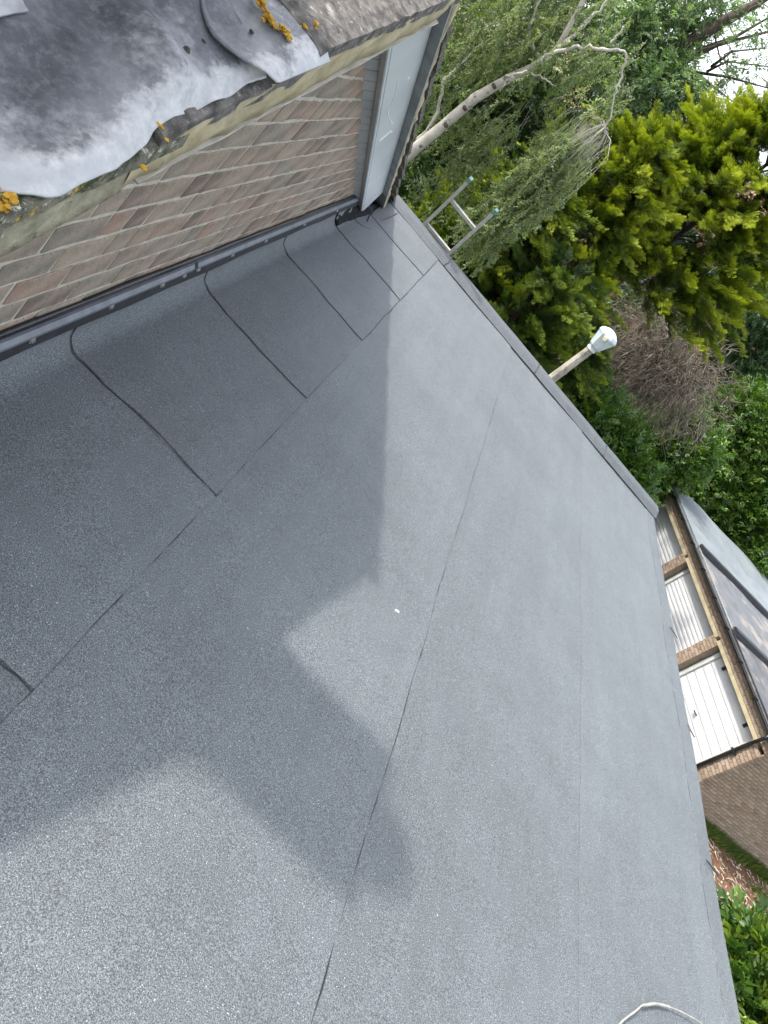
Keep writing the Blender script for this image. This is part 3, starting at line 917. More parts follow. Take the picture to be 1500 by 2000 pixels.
sl_ = math.hypot(1, 0.395)
ua = np.array([0, 1, -0.395]) / sl_; un = np.array([0, 0.395, 1]) / sl_; uxx = np.array([1.0, 0, 0])
y_s = AY - 0.15
mb = MB()
P0 = np.array([0, y_s, z_bb(y_s)])
LB = (5.36 - y_s) * sl_
mb.obox(P0 + uxx * XBG, uxx, ua, un, (-0.016, 0.0), (0, LB), (0.0, 0.178))
mb.obox(P0 + uxx * XBG, uxx, ua, un, (-0.020, -0.002), (0, LB), (-0.012, 0.004))
barge = mb.build('barge_board', M['upvc'], house)
mb = MB(); mb.obox(P0 + uxx * (XBG - 0.02), uxx, ua, un, (-0.004, 0.016), (0, LB + 0.001), (-0.016, -0.0125))
mb.build('edge_trim', M['soffit'], barge)
for (px, py) in ((822, 48), (797, 152), (766, 240), (764, 258), (738, 346), (730, 384)):
    d = ray((px, py)); p = d * (XBG / d[0]) + np.array([0, 0, CAMH])
    s = MB(); ring = [(0.007 * math.cos(a), 0.007 * math.sin(a)) for a in np.linspace(0, 2 * math.pi, 11)[:-1]]
    s.prism(ring, p, (0, 1, 0), (0, 0, 1), (1, 0, 0), 0.0005, 0.004)
    s.build('nail_cap', M['upvc_mark'], barge)
for line in ([(777, 160), (772, 185), (765, 203), (757, 214), (759, 230), (766, 241)], [(764, 255), (752, 266), (742, 275)]):
    pts = []
    for (px, py) in line:
        d = ray((px, py)); pts.append(d * ((XBG + 0.001) / d[0]) + np.array([0, 0, CAMH]))
    s = MB(); s.tube(pts, 0.0018, 5); s.build('silicone_smear', M['upvc_mark'], barge)
sof = None
nb = 30
bw = LB / nb
uxs = uxx + un * 0.85
mb = MB(); mb.obox(P0 + uxx * (XBG - 0.024), uxs, ua, un, (-0.045, -0.002), (0, LB), (0.006, 0.016))
sof = mb.build('soffit', M['black_pvc'], house)
for q in range(nb):
    mb = MB(); mb.obox(P0 + uxx * (XBG - 0.024), uxs, ua, un, (-0.044, -0.003), (q * bw + 0.004, (q + 1) * bw - 0.004), (-0.006, 0.005))
    mb.build('soffit_board', M['soffit'], sof)
mb = MB(); mb.prism([(0, 0), (0.088, 0), (0.088, 0.17), (0, 0.17)], P0 + uxx * (XBG - 0.09) + ua * LB, (1, 0, 0), un, ua, -0.01, 0.0)
# undercloak sheets
Lq = 0.66
q = 0
while q * Lq < (6.36 - y_s) * sl_:
    b0 = P0 + uxx * XBG + un * 0.180
    mb = MB(); mb.obox(b0, uxx, ua, un, (-0.06, 0.040), (q * Lq + 0.002, min((q + 1) * Lq - 0.002, (6.36 - y_s) * sl_)), (0.0, 0.007))
    mb.build('undercloak', M['cement'], house)
    q += 1
n = 90
tt = np.linspace(0, (6.36 - y_s) * sl_, n)
P = np.zeros((n, 5, 3))
for jj, (x, h) in enumerate(((-0.05, 0.0072), (0.031, 0.0074), (0.037, 0.016), (0.034, 0.036), (-0.05, 0.05))):
    P[:, jj] = P0 + uxx * (XBG + x) + tt[:, None] * ua + un * (0.180 + h)
    if jj in (1, 2, 3):
        P[:, jj, 0] += noise1(n, 0.007, 2); P[:, jj] += un * noise1(n, 0.006, 2)[:, None] * (jj > 1)
mb = MB(); mb.grid(P); mb.build('verge_mortar', M['verge'], house, smooth=True)
# matt black sheet painting in the shade at the open soffit end
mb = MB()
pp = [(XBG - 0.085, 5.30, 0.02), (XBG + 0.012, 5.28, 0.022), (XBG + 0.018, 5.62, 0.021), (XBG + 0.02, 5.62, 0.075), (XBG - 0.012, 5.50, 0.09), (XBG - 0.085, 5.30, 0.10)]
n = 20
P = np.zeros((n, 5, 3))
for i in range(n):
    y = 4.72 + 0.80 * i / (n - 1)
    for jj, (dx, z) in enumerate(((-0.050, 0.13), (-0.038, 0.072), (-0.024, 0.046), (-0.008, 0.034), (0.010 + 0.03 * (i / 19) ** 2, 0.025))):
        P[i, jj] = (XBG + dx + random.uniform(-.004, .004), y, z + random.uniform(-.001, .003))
mb.grid(P, 0.012); mb.build('soffit_end_shade', M['black_matt'], ext, smooth=True)

# ------------------------------------------------------------------ ladder
lad = thing('ladder', 'aluminium ladder with green end caps leaning on the flat roof edge', 'ladder', (0.0, 7.0, G0))
y_top, z_top = 6.33, 0.555
tilt = 0.20
def lp(x, z): return np.array([x, y_top + (z_top - z) * tilt, z])
dl = np.array([0, -tilt, 1.0]); dl /= np.linalg.norm(dl); dn = np.array([0, 1.0, tilt]); dn /= np.linalg.norm(dn)
for x0, x1 in ((-0.172, -0.172), (0.128, 0.128)):
    mb = MB()
    H = (z_top - G0 - 0.0) / dl[2]
    mb.obox(lp(x0, z_top), (1, 0, 0), dn, -dl, (-0.013, 0.013), (-0.03, 0.03), (0.0, H))
    st = mb.build('stile', M['alu'], lad)
    mb = MB(); mb.obox(lp(x0, z_top), (1, 0, 0), dn, -dl, (-0.0145, 0.0145), (-0.0315, 0.0315), (-0.006, 0.032))
    mb.build('end_cap', M['green_cap'], st)
z = 0.338
while z > G0 + 0.15:
    mb = MB(); a, b = lp(-0.16, z), lp(0.116, z)
    mb.obox((a + b) / 2, (1, 0, 0), dn, dl, (-0.139, 0.139), (-0.016, 0.016), (-0.012, 0.012))
    mb.build('rung', M['alu'], lad)
    z -= 0.272

# ------------------------------------------------------------------ cable and chip on the felt
pts = np.array([(2.02, 1.30), (2.06, 1.44), (2.111, 1.52), (2.150, 1.56), (2.198, 1.606), (2.23, 1.642), (2.262, 1.662), (2.32, 1.702), (2.377, 1.728), (2.43, 1.750), (2.487, 1.768), (2.55, 1.784), (2.593, 1.793), (2.66, 1.80), (2.72, 1.76), (2.74, 1.62)])
L = np.arange(len(pts)); t = np.linspace(0, len(pts) - 1, 80)
cp = np.stack([np.interp(t, L, pts[:, 0]), np.interp(t, L, pts[:, 1]), np.full(80, 0.014)], 1)
for _ in range(3): cp[1:-1] = (cp[:-2] + cp[1:-1] * 2 + cp[2:]) / 4
cp[:, 2] += undul(cp[:, 0], cp[:, 1]) + 0.004 * np.sin(np.linspace(0, 6, 80)) ** 2
mb = MB(); mb.tube(cp, list(0.0030 + np.where((t > 5.5) & (t < 8.6), 0.0020, 0) + noise1(80, 0.0008, 2)), 8)
solo('cable', mb, M['cable'], (2.3, 1.6, 0.01), 'off-white cable lying in a loop on the grey felt', 'cable', smooth=True)
p = on_z(775, 1194, 0.010)
mb = MB(); mb.obox(p, (0.9, 0.3, 0), (-0.3, 0.9, 0), (0, 0, 1), (-0.009, 0.009), (-0.004, 0.004), (-0.004, 0.004))
solo('white_chip', mb, M['chip'], p, 'tiny white chip lying on the sunlit felt near the shadow edge', 'chip')

# ------------------------------------------------------------------ street lamp
lc = at(1178, 664, 9.6)
lampx, lampy = lc[0], lc[1]
lamp = thing('street_lamp', 'concrete street lamp with white lantern standing behind the flat roof edge', 'street lamp', (lampx, lampy, G0))
zb = lc[2] - 0.15
mb = MB(); mb.lathe((lampx, lampy, 0), [(0.11, G0 - 0.1), (0.095, G0 + 1.2), (0.056, zb - 0.25), (0.052, zb)], 8)
mb.build('column', M['concrete_post'], lamp)
mb = MB(); mb.lathe((lampx, lampy, zb), [(0.06, -0.02), (0.065, 0.01), (0.085, 0.035), (0.132, 0.19), (0.142, 0.21), (0.142, 0.23), (0.12, 0.26), (0.07, 0.29), (0.03, 0.30)], 7)
ltn = mb.build('lantern', M['lantern'], lamp)
dv = np.array([-lampx, -lampy, 0.0]); dv /= np.linalg.norm(dv)
pc = np.array([lampx, lampy, zb + 0.19]) + dv * 0.125
mb = MB()
ring = [(0.026 * math.cos(a), 0.026 * math.sin(a)) for a in np.linspace(0, 2 * math.pi, 13)[:-1]]
sd = np.cross(dv, [0, 0, 1.0])
mb.prism(ring, pc, sd, (0, 0, 1), dv, 0.0, 0.035)
mb.build('photocell', M['photocell'], ltn)
mb = MB(); mb.lathe((lampx, lampy, zb), [(0.058, -0.03), (0.0635, -0.028), (0.0635, -0.008), (0.058, -0.005)], 12)
mb.build('collar', M['frame_grey'], lamp)

# ------------------------------------------------------------------ garages
gar = thing('garage_row', 'row of three lock-up garages with white doors and flat roofs', 'garages', GO + GB * 2.5 + GG * 3.5)
HD = 1.98


def gbox(mb, s, d, z):
    mb.obox(GO, GG, GB, GZ, s, d, z)


mb = MB()
D = 5.2
gbox(mb, (-0.52, 8.12), (0.30, D), (-0.1, 2.36))
for a, b in ((-0.52, -0.14), (2.27, 2.59), (5.0, 5.32), (7.73, 8.12)):
    gbox(mb, (a + 0.004, b - 0.004), (-0.196, 0.32), (-0.1, HD + 0.002))
gbox(mb, (-0.516, 8.116), (-0.196, 0.31), (HD + 0.09, 2.36))
gw = mb.build('wall', M['g_mortar'], gar)
gvar = []
for q in range(5):
    mbq = MB(); mbq.obox((0, 0, 0), (1, 0, 0), (0, 1, 0), (0, 0, 1), (0, 0.213 + random.uniform(-.003, .003)), (-0.010, 0.02), (0, 0.065)); gvar.append(mbq)
gcache = {}


def gbrick(s0, length, dface, z, axis):
    """axis 'f' : on a face looking at -GB (front); axis 'e' : on the near end face (looking -GG); axis 'r' : reveal"""
    key = (round(length, 3), axis)
    if key not in gcache:
        mb = MB()
        if axis == 'f': mb.obox((0, 0, 0), GG, GB, GZ, (0, length), (-0.008, 0.02), (0, 0.064))
        else: mb.obox((0, 0, 0), GB, GG, GZ, (0, length), (-0.008, 0.02), (0, 0.064))
        me = bpy.data.meshes.new('brick'); me.from_pydata(mb.v, [], mb.f); me.materials.append(M['g_brick']); me.update()
        import bmesh
        bm = bmesh.new(); bm.from_mesh(me); bmesh.ops.recalc_face_normals(bm, faces=bm.faces); bm.to_mesh(me); bm.free()
        gcache[key] = me
    return gcache[key]


og = origin(gw)


def put_gbrick(s, d, z, length, axis):
    p = GO + GG * s + GB * d + GZ * z
    link('brick', gbrick(s, length, d, z, axis), gw, Vector((p[0], p[1], p[2] + ZR)) - og)


# near end wall: single bricks where the photograph shows them, the rest joined
def px_of(P_):
    c_ = RW.T @ (np.asarray(P_) - np.array([0, 0, CAMH])); return 750 + F_PX * c_[0] / c_[2], 1000 + F_PX * c_[1] / c_[2]


rest = MB()
for r in range(29):
    z = 0.04 + 0.075 * r
    st = -0.19 + (0.1125 if r % 2 else 0.0)
    if r % 2: put_gbrick(-0.522, -0.19, z, 0.1025, 'e')
    for q in range(23):
        d0 = st + 0.225 * q
        if d0 > D - 0.2: continue
        ux, uy = px_of(GO - GG * 0.522 + GB * d0 + GZ * z)
        if 1365 < ux < 1506 and uy < 1760: put_gbrick(-0.522, d0, z, 0.2145, 'e')
        else: rest.obox(GO - GG * 0.522 + GB * d0 + GZ * z, GB, GG, GZ, (0, 0.2145), (-0.008, 0.02), (0, 0.064))
o = rest.build('brick_courses', M['g_brick'], gar, kind='stuff')
# pier fronts
for a, w in ((2.27, 0.32), (5.0, 0.32), (-0.52, 0.38)):
    for r in range(10, 26):
        z = 0.04 + 0.075 * r
        if r % 2:
            put_gbrick(a, -0.200, z, 0.2145, 'f'); put_gbrick(a + 0.225, -0.200, z, w - 0.23, 'f')
        else:
            put_gbrick(a, -0.200, z, 0.1025, 'f'); put_gbrick(a + 0.1125, -0.200, z, w - 0.1175, 'f')
# brick band above the lintel
for r in range(3):
    s = -0.52 + 0.11 * (r % 2)
    while s < 7.9:
        put_gbrick(s, -0.200, HD + 0.095 + 0.073 * r, 0.2145, 'f'); s += 0.225
for a, b in ((-0.14, 2.27), (2.59, 5.0), (5.32, 7.73)):
    mb = MB(); gbox(mb, (a - 0.1, b + 0.1), (-0.206, 0.05), (HD, HD + 0.085)); mb.build('lintel', M['lintel'], gar)
for a, flat in ((0.0, 6), (2.73, 9), (5.46, 9)):
    mb = MB(); gbox(mb, (a - 0.10, a - 0.004), (-0.03, 0.06), (0, HD)); mb.build('door_frame', M['frame_grey'], gar); mb = MB(); gbox(mb, (a + 2.134, a + 2.235), (-0.03, 0.06), (0, HD))
    mb.build('door_frame', M['frame_grey'], gar)
    mb = MB(); gbox(mb, (a, a + 2.13), (0.030, 0.06), (0.02, HD - 0.004))
    dr = mb.build('garage_door', M['frame_grey'], gar)
    h = (HD - 0.04) / (flat + (0 if flat == 6 else 0))
    if flat == 6:
        zs = np.linspace(0.03, HD - 0.36, 9).tolist() + [HD - 0.01]
    else:
        zs = np.linspace(0.03, HD - 0.34, 17).tolist() + [HD - 0.01]
    for q in range(len(zs) - 1):
        mb = MB(); z0, z1 = zs[q] + 0.007, zs[q + 1] - 0.007
        b0, bb = a + 0.02, a + 2.11
        vs = [GO + GG * s + GB * d + GZ * z for s in (b0, bb) for d, z in ((0.028, z0), (0.012, z0 + 0.012), (0.008, (z0 + z1) / 2), (0.012, z1 - 0.012), (0.028, z1))]
        mb.add(vs, [(i, i + 1, 6 + i, 5 + i) for i in range(4)] + [(0, 4, 3, 2, 1)[::-1], (5, 6, 7, 8, 9)])
        mb.build('door_panel', M['door_white'], dr)
    mb = MB(); gbox(mb, (a + 1.04, a + 1.06), (-0.045, 0.012), (0.98, 1.0)); gbox(mb, (a + 1.02, a + 1.14), (-0.055, -0.04), (0.978, 1.0))
    mb.build('handle', M['black_pvc'], dr)
    if flat == 6:
        for s in (0.32, 1.78):
            mb = MB(); gbox(mb, (a + s, a + s + 0.06), (-0.03, 0.01), (HD - 0.16, HD - 0.04)); mb.build('hinge', M['black_pvc'], dr)
# roofs: three bays with raised divisions
bays = [(-0.62, 2.42, 'g_roof_c', 2.38), (2.42, 5.18, 'g_roof_b', 2.39), (5.18, 8.24, 'g_roof_a', 2.40)]
for a, b, mt, z in bays:
    mb = MB(); ns, nd = 14, 24
    P = np.zeros((ns, nd, 3))
    for i, s in enumerate(np.linspace(a, b - 0.01, ns)):
        for j, d in enumerate(np.linspace(-0.26, D + 0.1, nd)):
            P[i, j] = GO + GG * s + GB * d + GZ * (z + 0.012 * math.sin(3 * d + 2 * s) + random.uniform(-.003, .003) + 0.015 * d)
    mb.grid(P, 0.07); mb.build('garage_roof', M[mt], gar)
    mb = MB(); gbox(mb, (a + 0.02, b - 0.03), (-0.266, -0.21), (z + 0.004, z + 0.022)); mb.build('edge_trim', M['bitumen_skin' if mt == 'g_roof_c' else 'cement'], gar)
for s, z in ((2.42, 2.39), (5.18, 2.40)):
    mb = MB()
    prof_r = [(-0.10, 0.0), (-0.07, 0.10), (0.07, 0.10), (0.10, 0.0)]
    mb.prism([(p_, q_) for p_, q_ in prof_r], GO + GZ * (z + 0.0) + GG * s, GG, GZ, GB + GZ * 0.015, -0.22, D + 0.05)
    mb.build('roof_division', M['bitumen_skin'], gar)
mb = MB(); ring = [(0.055 * math.cos(a), 0.055 * math.sin(a)) for a in np.linspace(math.pi, 2 * math.pi, 9)] + [(0.045 * math.cos(a), 0.045 * math.sin(a)) for a in np.linspace(2 * math.pi, math.pi, 9)]
mb.prism(ring, GO + GZ * 2.345 - GB * 0.325, GB, GZ, GG, -0.66, 8.3)
gut = mb.build('gutter', M['black_pvc'], gar)
for s in np.arange(-0.4, 8.2, 0.95):
    mb = MB(); gbox(mb, (s, s + 0.03), (-0.388, -0.264), (2.285, 2.355)); mb.build('bracket', M['black_pvc'], gut)
mb = MB(); gbox(mb, (-0.62, 8.24), (-0.258, -0.225), (2.29, 2.33))
mb.build('fascia', M['black_pvc'], gar)
b0 = GO - GG * 0.24 - GB * 0.265
mb = MB(); mb.tube([GO - GG * 0.30 - GB * 0.325 + GZ * 2.31, GO - GG * 0.30 - GB * 0.325 + GZ * 2.22, b0 + GZ * 1.93, b0 + GZ * 1.80, b0 + GZ * 0.05], 0.036, 10)
dp = mb.build('downpipe', M['black_pvc'], gar, smooth=True)
for z in (1.55, 0.6):
    mb = MB(); mb.obox(b0, GG, GB, GZ, (-0.075, 0.055), (-0.045, 0.06), (z, z + 0.035)); mb.build('pipe_clip', M['black_pvc'], dp)

# ------------------------------------------------------------------ foliage helpers
def norm(a): return a / (np.linalg.norm(a, axis=-1, keepdims=True) + 1e-9)


def scatter(tv, tf, tt, Pp, Dd, Nn, S, tint):
    """copies of a template (axis +x, normal +z) at Pp with axis Dd, normal Nn, scale S"""
    Dd = norm(Dd); Bb = norm(np.cross(Nn, Dd)); Nn = np.cross(Dd, Bb)
    V = Pp[:, None, :] + S[:, None, None] * (tv[None, :, 0:1] * Dd[:, None] + tv[None, :, 1:2] * Bb[:, None] + tv[None, :, 2:3] * Nn[:, None])
    k = len(tv)
    Fc = tf[None] + (np.arange(len(Pp)) * k)[:, None, None]
    T = np.clip(tint[:, None] + tt[None], 0, 1)
    return V.reshape(-1, 3), Fc.reshape(-1, 3), T.reshape(-1)


def fast_mesh(name, V, Fc, T, mat, off):
    me = bpy.data.meshes.new(name)
    V = V.copy(); V[:, 2] += ZR; V -= np.array(off)
    me.vertices.add(len(V)); me.vertices.foreach_set('co', V.astype(np.float32).ravel())
    me.loops.add(Fc.size); me.loops.foreach_set('vertex_index', Fc.astype(np.int32).ravel())
    me.polygons.add(len(Fc))
    me.polygons.foreach_set('loop_start', np.arange(0, Fc.size, 3, dtype=np.int32))
    me.polygons.foreach_set('loop_total', np.full(len(Fc), 3, dtype=np.int32))
    a = me.attributes.new('tint', 'FLOAT', 'POINT'); a.data.foreach_set('value', T.astype(np.float32))
    me.materials.append(mat); me.update(calc_edges=True)
    return me


def leaf_t(x0, y0, ang, l, w, fold=0.15, droop=0.0, tint=0.0):
    ca, sa = math.cos(ang), math.sin(ang)
    pts = [(0, 0, 0), (l * .45, w * .5, fold * w), (l, 0, -droop * l), (l * .45, -w * .5, fold * w)]
    v = [(x0 + a * ca - b * sa, y0 + a * sa + b * ca, c) for a, b, c in pts]
    return v, [(0, 3, 2), (0, 2, 1)], [tint] * 4


def join_t(parts):
    V, Fc, T = [], [], []
    for v, f, t in parts:
        b = len(V); V += v; Fc += [tuple(i + b for i in q) for q in f]; T += t
    return np.array(V, float), np.array(Fc), np.array(T, float)


def sprig_t(nl, l, w, spread=0.9, seed=0, droop=0.2):
    r = random.Random(seed); ps = []
    for i in range(nl):
        x = (i + 0.5) / nl
        v, f, t = leaf_t(x * .8, 0, (1 if i % 2 else -1) * spread * (1.15 - 0.6 * x) + r.uniform(-.25, .25), l * r.uniform(.75, 1.15), w * r.uniform(.8, 1.15), 0.2, droop, r.uniform(-.12, .12))
        dz = r.uniform(-.1, .1)
        v = [(a, b, c + dz + b * r.uniform(-.4, .4)) for a, b, c in v]
        ps.append((v, f, t))
    return join_t(ps)


def frond_t(seed):
    """feathery conifer spray, length 1"""
    r = random.Random(seed); ps = []
    def needle(x, y, ang, l, w, z, t):
        v, f, tt_ = leaf_t(x, y, ang, l, w, 0.1, 0.05, t)
        return ([(a, b, c + z) for a, b, c in v], f, tt_)
    n = 9
    for i in range(n):
        x = 0.05 + 0.8 * i / n
        for sgn in (-1, 1):
            a = sgn * (0.75 - 0.25 * x + r.uniform(-.15, .15)); l = 0.42 * (1.05 - x * .75) * r.uniform(.75, 1.2)
            z = r.uniform(-.14, .14)
            ps.append(needle(x, 0, a, l, 0.050, z, -0.10 + 0.28 * x))
            for tt_ in (0.45, 0.75):
                bx, by = x + l * tt_ * math.cos(a), l * tt_ * math.sin(a)
                ps.append(needle(bx, by, a * 0.35, l * 0.5, 0.045, z, 0.02 + 0.30 * x))
    ps.append(needle(0.7, 0, 0, 0.35, 0.045, 0, 0.28))
    return join_t(ps)


T_FROND = [frond_t(s) for s in range(3)]
T_SPRIG = [sprig_t(7, 0.42, 0.19, seed=s) for s in range(3)]
T_LAUREL = [sprig_t(7, 0.50, 0.20, seed=10 + s, spread=0.8) for s in range(3)]
T_ASH = [sprig_t(9, 0.40, 0.13, 1.0, seed=20 + s, droop=0.35) for s in range(3)]
T_BIRCH = [sprig_t(8, 0.22, 0.17, 0.9, seed=30 + s, droop=0.4) for s in range(3)]


def clumpy(lobes, nclump, per, spread, shell=(0.62, 1.0), face=None):
    """points spread over clumps inside ellipsoid lobes: (centre, radii, weight)"""
    C, O = [], []
    wts = np.array([l[2] for l in lobes], float); wts /= wts.sum()
    for (c, r, w), wt in zip(lobes, wts):
        k = int(nclump * wt) + 1
        d = norm(rng.normal(size=(k, 3)))
        if face is not None:
            flip = (d @ face) < -0.35
            d[flip] -= 1.6 * (d[flip] @ face)[:, None] * face
            d = norm(d)
        rad = rng.uniform(shell[0], shell[1], k) ** 0.8
        C.append(np.asarray(c) + d * rad[:, None] * np.asarray(r)); O.append(norm(d / np.asarray(r)))
    C = np.concatenate(C); O = np.concatenate(O)
    ct = rng.uniform(-1, 1, len(C))
    P = np.repeat(C, per, 0) + rng.normal(size=(len(C) * per, 3)) * spread
    return P, np.repeat(O, per, 0), np.repeat(ct, per)


def make_scatter(temps, P, D, N, S, tint):
    Vs, Fs, Ts = [], [], []; b = 0
    idx = rng.integers(0, len(temps), len(P))
    for q, (tv, tf, tt) in enumerate(temps):
        k = idx == q
        if not k.any(): continue
        V, Fc, T = scatter(tv, tf, tt, P[k], D[k], N[k], S[k], tint[k])
        Vs.append(V); Fs.append(Fc + b); Ts.append(T); b += len(V)
    return np.concatenate(Vs), np.concatenate(Fs), np.concatenate(Ts)


def broad_crown(lobes, nclump, per, spread, size, temps, shell=(0.55, 1.0), tbase=0.4, tvar=0.25, up=0.4, droop=0.0):
    toward = norm(np.array([-lobes[0][0][0], -lobes[0][0][1], 0.0]))
    P, O, ct = clumpy(lobes, nclump, per, spread, shell, toward)
    D = O + rng.normal(size=P.shape) * 0.7 + np.array([0, 0, up - droop])
    N = np.array([0, 0, 1.0]) + rng.normal(size=P.shape) * 0.55 + O * 0.4
    S = size * rng.uniform(0.7, 1.3, len(P))
    tint = np.clip(tbase + ct * tvar * 0.7 + rng.normal(size=len(P)) * tvar * 0.5, 0, 1)
    return make_scatter(temps, P, D, N, S, tint)


def limb(mb, p0, p1, r0, r1, sag=0.0, n=7, wob=0.06, sides=6):
    p0, p1 = np.asarray(p0, float), np.asarray(p1, float)
    t = np.linspace(0, 1, n)[:, None]
    pts = p0 + (p1 - p0) * t + rng.normal(size=(n, 3)) * wob * np.sin(t * math.pi) * np.linalg.norm(p1 - p0) * 0.5
    pts[:, 2] += sag * np.sin(t[:, 0] * math.pi)
    mb.tube(pts, list(np.linspace(r0, r1, n)), sides)
    return pts


def broad_tree(name, label, cat, base, lobes, mat, temps, size, nclump, per, spread, trunk_r=0.14, bark='bark', group=None, twigs=14, **kw):
    t = thing(name, label, cat, (base[0], base[1], G0), group)
    off = origin(t)
    V, Fc, T = broad_crown(lobes, nclump, per, spread, size, temps, **kw)
    link('crown', fast_mesh('crown', V, Fc, T, M[mat], off), t)
    mb = MB()
    cz = np.mean([l[0][2] for l in lobes])
    top = np.array([np.mean([l[0][0] for l in lobes]), np.mean([l[0][1] for l in lobes]), cz])
    limb(mb, (base[0], base[1], G0 - 0.1), top, trunk_r, trunk_r * 0.45, n=9, wob=0.03)
    for q in range(twigs):
        c, r, w = lobes[q % len(lobes)]
        e = np.asarray(c) + norm(rng.normal(size=3)) * np.asarray(r) * 0.8
        h = rng.uniform(0.35, 1.0)
        s = np.array([base[0], base[1], G0]) + (top - np.array([base[0], base[1], G0])) * h
        limb(mb, s, e, trunk_r * 0.35, 0.01, 0.1, wob=0.12, sides=5)
    mb.build('trunk', M[bark], t, smooth=True)
    return t


def conifer(name, label, az, d, top_el, r, mat, nf, size, lean=0.0, tb=0.40, low=0.0, flat=1.0):
    x, y = d * math.sin(math.radians(az)), d * math.cos(math.radians(az))
    zt = CAMH + d * math.tan(math.radians(top_el))
    t = thing(name, label, 'conifer', (x, y, G0), 'golden conifers behind the flat roof')
    H = zt - G0
    toward = norm(np.array([-x, -y, 0.0])); side = np.array([toward[1], -toward[0], 0])
    per = 34
    k = nf // per
    h = rng.uniform(0.02, 1.0, k) ** 0.9
    prof = np.minimum(1.0, 1.25 * (1 - h) ** 0.65 + 0.05) * r
    th = rng.uniform(-2.0, 2.0, k)
    q_ = rng.uniform(0.0, 1.0, k) ** 0.85
    rad = prof * (0.25 + 0.80 * q_)
    Dr = np.cos(th)[:, None] * toward + np.sin(th)[:, None] * side
    C = np.array([x, y, G0]) + Dr * rad[:, None]; C[:, 2] += low + h * (H - low)
    # every bough is a flat, pointed plume with its fronds set along both sides, the tip bending over
    O = np.repeat(Dr, per, 0); hh = np.repeat(h, per)
    ax = norm(Dr + np.array([0, 0, 0.35]) + rng.normal(size=(k, 3)) * 0.38)
    pn = norm(np.array([0, 0, 1.0]) + rng.normal(size=(k, 3)) * 0.45 + Dr * 0.3)
    sd_ = norm(np.cross(pn, ax))
    lb = rng.uniform(0.45, 0.95, k)
    tpos = np.tile(np.linspace(0.0, 1.0, per), k) + rng.uniform(-.02, .02, k * per)
    sg_ = np.tile(np.where(np.arange(per) % 2, 1.0, -1.0), k)
    AX, SD, PN = np.repeat(ax, per, 0), np.repeat(sd_, per, 0), np.repeat(pn, per, 0)
    P = np.repeat(C, per, 0) + AX * (tpos * np.repeat(lb, per))[:, None] + rng.normal(size=(k * per, 3)) * 0.02
    P[:, 2] -= 0.16 * np.repeat(lb, per) * tpos ** 2
    D = AX * (0.75 + 0.5 * tpos)[:, None] + SD * (sg_ * (0.85 - 0.55 * tpos))[:, None] + rng.normal(size=P.shape) * 0.22
    N = PN + rng.normal(size=P.shape) * 0.35
    S = size * rng.uniform(0.75, 1.2, len(P)) * (1.15 - 0.70 * tpos)
    tint = tb - 0.60 + 0.46 * np.repeat(q_, per) + 0.52 * tpos + np.repeat(rng.normal(size=k) * 0.12, per) + rng.normal(size=len(P)) * 0.05 + 0.12 * (hh - 0.5)  # golden tips; inner fronds also darkened to paint the shaded gaps
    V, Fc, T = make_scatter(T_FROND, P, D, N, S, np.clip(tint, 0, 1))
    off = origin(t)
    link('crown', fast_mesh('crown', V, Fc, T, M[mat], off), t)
    mb = MB(); limb(mb, (x, y, G0 - 0.1), (x, y, zt - 0.4), 0.16, 0.03, n=8, wob=0.01)
    for q in range(50):
        hq = rng.uniform(0.08, 0.92); e = C[rng.integers(0, k)]
        limb(mb, (x, y, max(G0 + 0.3, e[2] - 0.5)), e, 0.025, 0.006, wob=0.08, n=5, sides=4)
    mb.build('trunk', M['bark'], t, smooth=True)
    return t


# conifers
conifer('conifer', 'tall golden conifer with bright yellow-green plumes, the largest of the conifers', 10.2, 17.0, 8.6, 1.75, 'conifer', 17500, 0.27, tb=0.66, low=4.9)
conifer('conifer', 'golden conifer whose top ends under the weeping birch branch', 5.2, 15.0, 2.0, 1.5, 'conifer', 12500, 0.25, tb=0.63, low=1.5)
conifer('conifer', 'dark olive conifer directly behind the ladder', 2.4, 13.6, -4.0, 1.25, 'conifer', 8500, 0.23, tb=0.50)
conifer('conifer', 'low dark conifer between the ladder and the street lamp', 7.6, 13.2, -6.5, 1.25, 'conifer_dark', 9500, 0.23, tb=0.66)
conifer('conifer', 'short dark conifer close behind the street lamp', 11.6, 14.6, -7.5, 0.85, 'conifer_dark', 5500, 0.23, tb=0.50)

# ------------------------------------------------------------------ weeping birch
bd = 11.6
bb = at(800, 300, bd)
bt = thing('birch_tree', 'weeping birch with pale bark and hanging strands of small leaves', 'birch tree', (bb[0] - 0.15, bb[1], G0))
off = origin(bt)
mb = MB()
for (px, py) in ((868, 246), (905, 213), (962, 170)):    # knots and rings
    kp = at(px, py, bd - 0.06); kt = at(px + 6, py - 4, bd - 0.06)
    kb_ = MB(); kb_.tube([kp, (kp + kt) / 2, kt], [0.030, 0.042, 0.030], 8); kb_.build('knot', M['bark'], bt, smooth=True)
trunk = [np.array([bb[0] - 0.15, bb[1], G0 - 0.1]), np.array([bb[0] - 0.1, bb[1], -2.5]), bb, at(860, 250, bd), at(930, 190, bd), at(1000, 150, bd + .1), at(1060, 122, bd + .2), at(1085, 100, bd + .2), at(1110, 55, bd + .2), at(1150, -20, bd + .3), at(1190, -110, bd + .3)]
mb.tube(trunk, [0.14, 0.11, 0.080, 0.070, 0.066, 0.056, 0.045, 0.04, 0.036, 0.028, 0.015], 10)
mb.build('trunk', M['birch_bark'], bt, smooth=True)


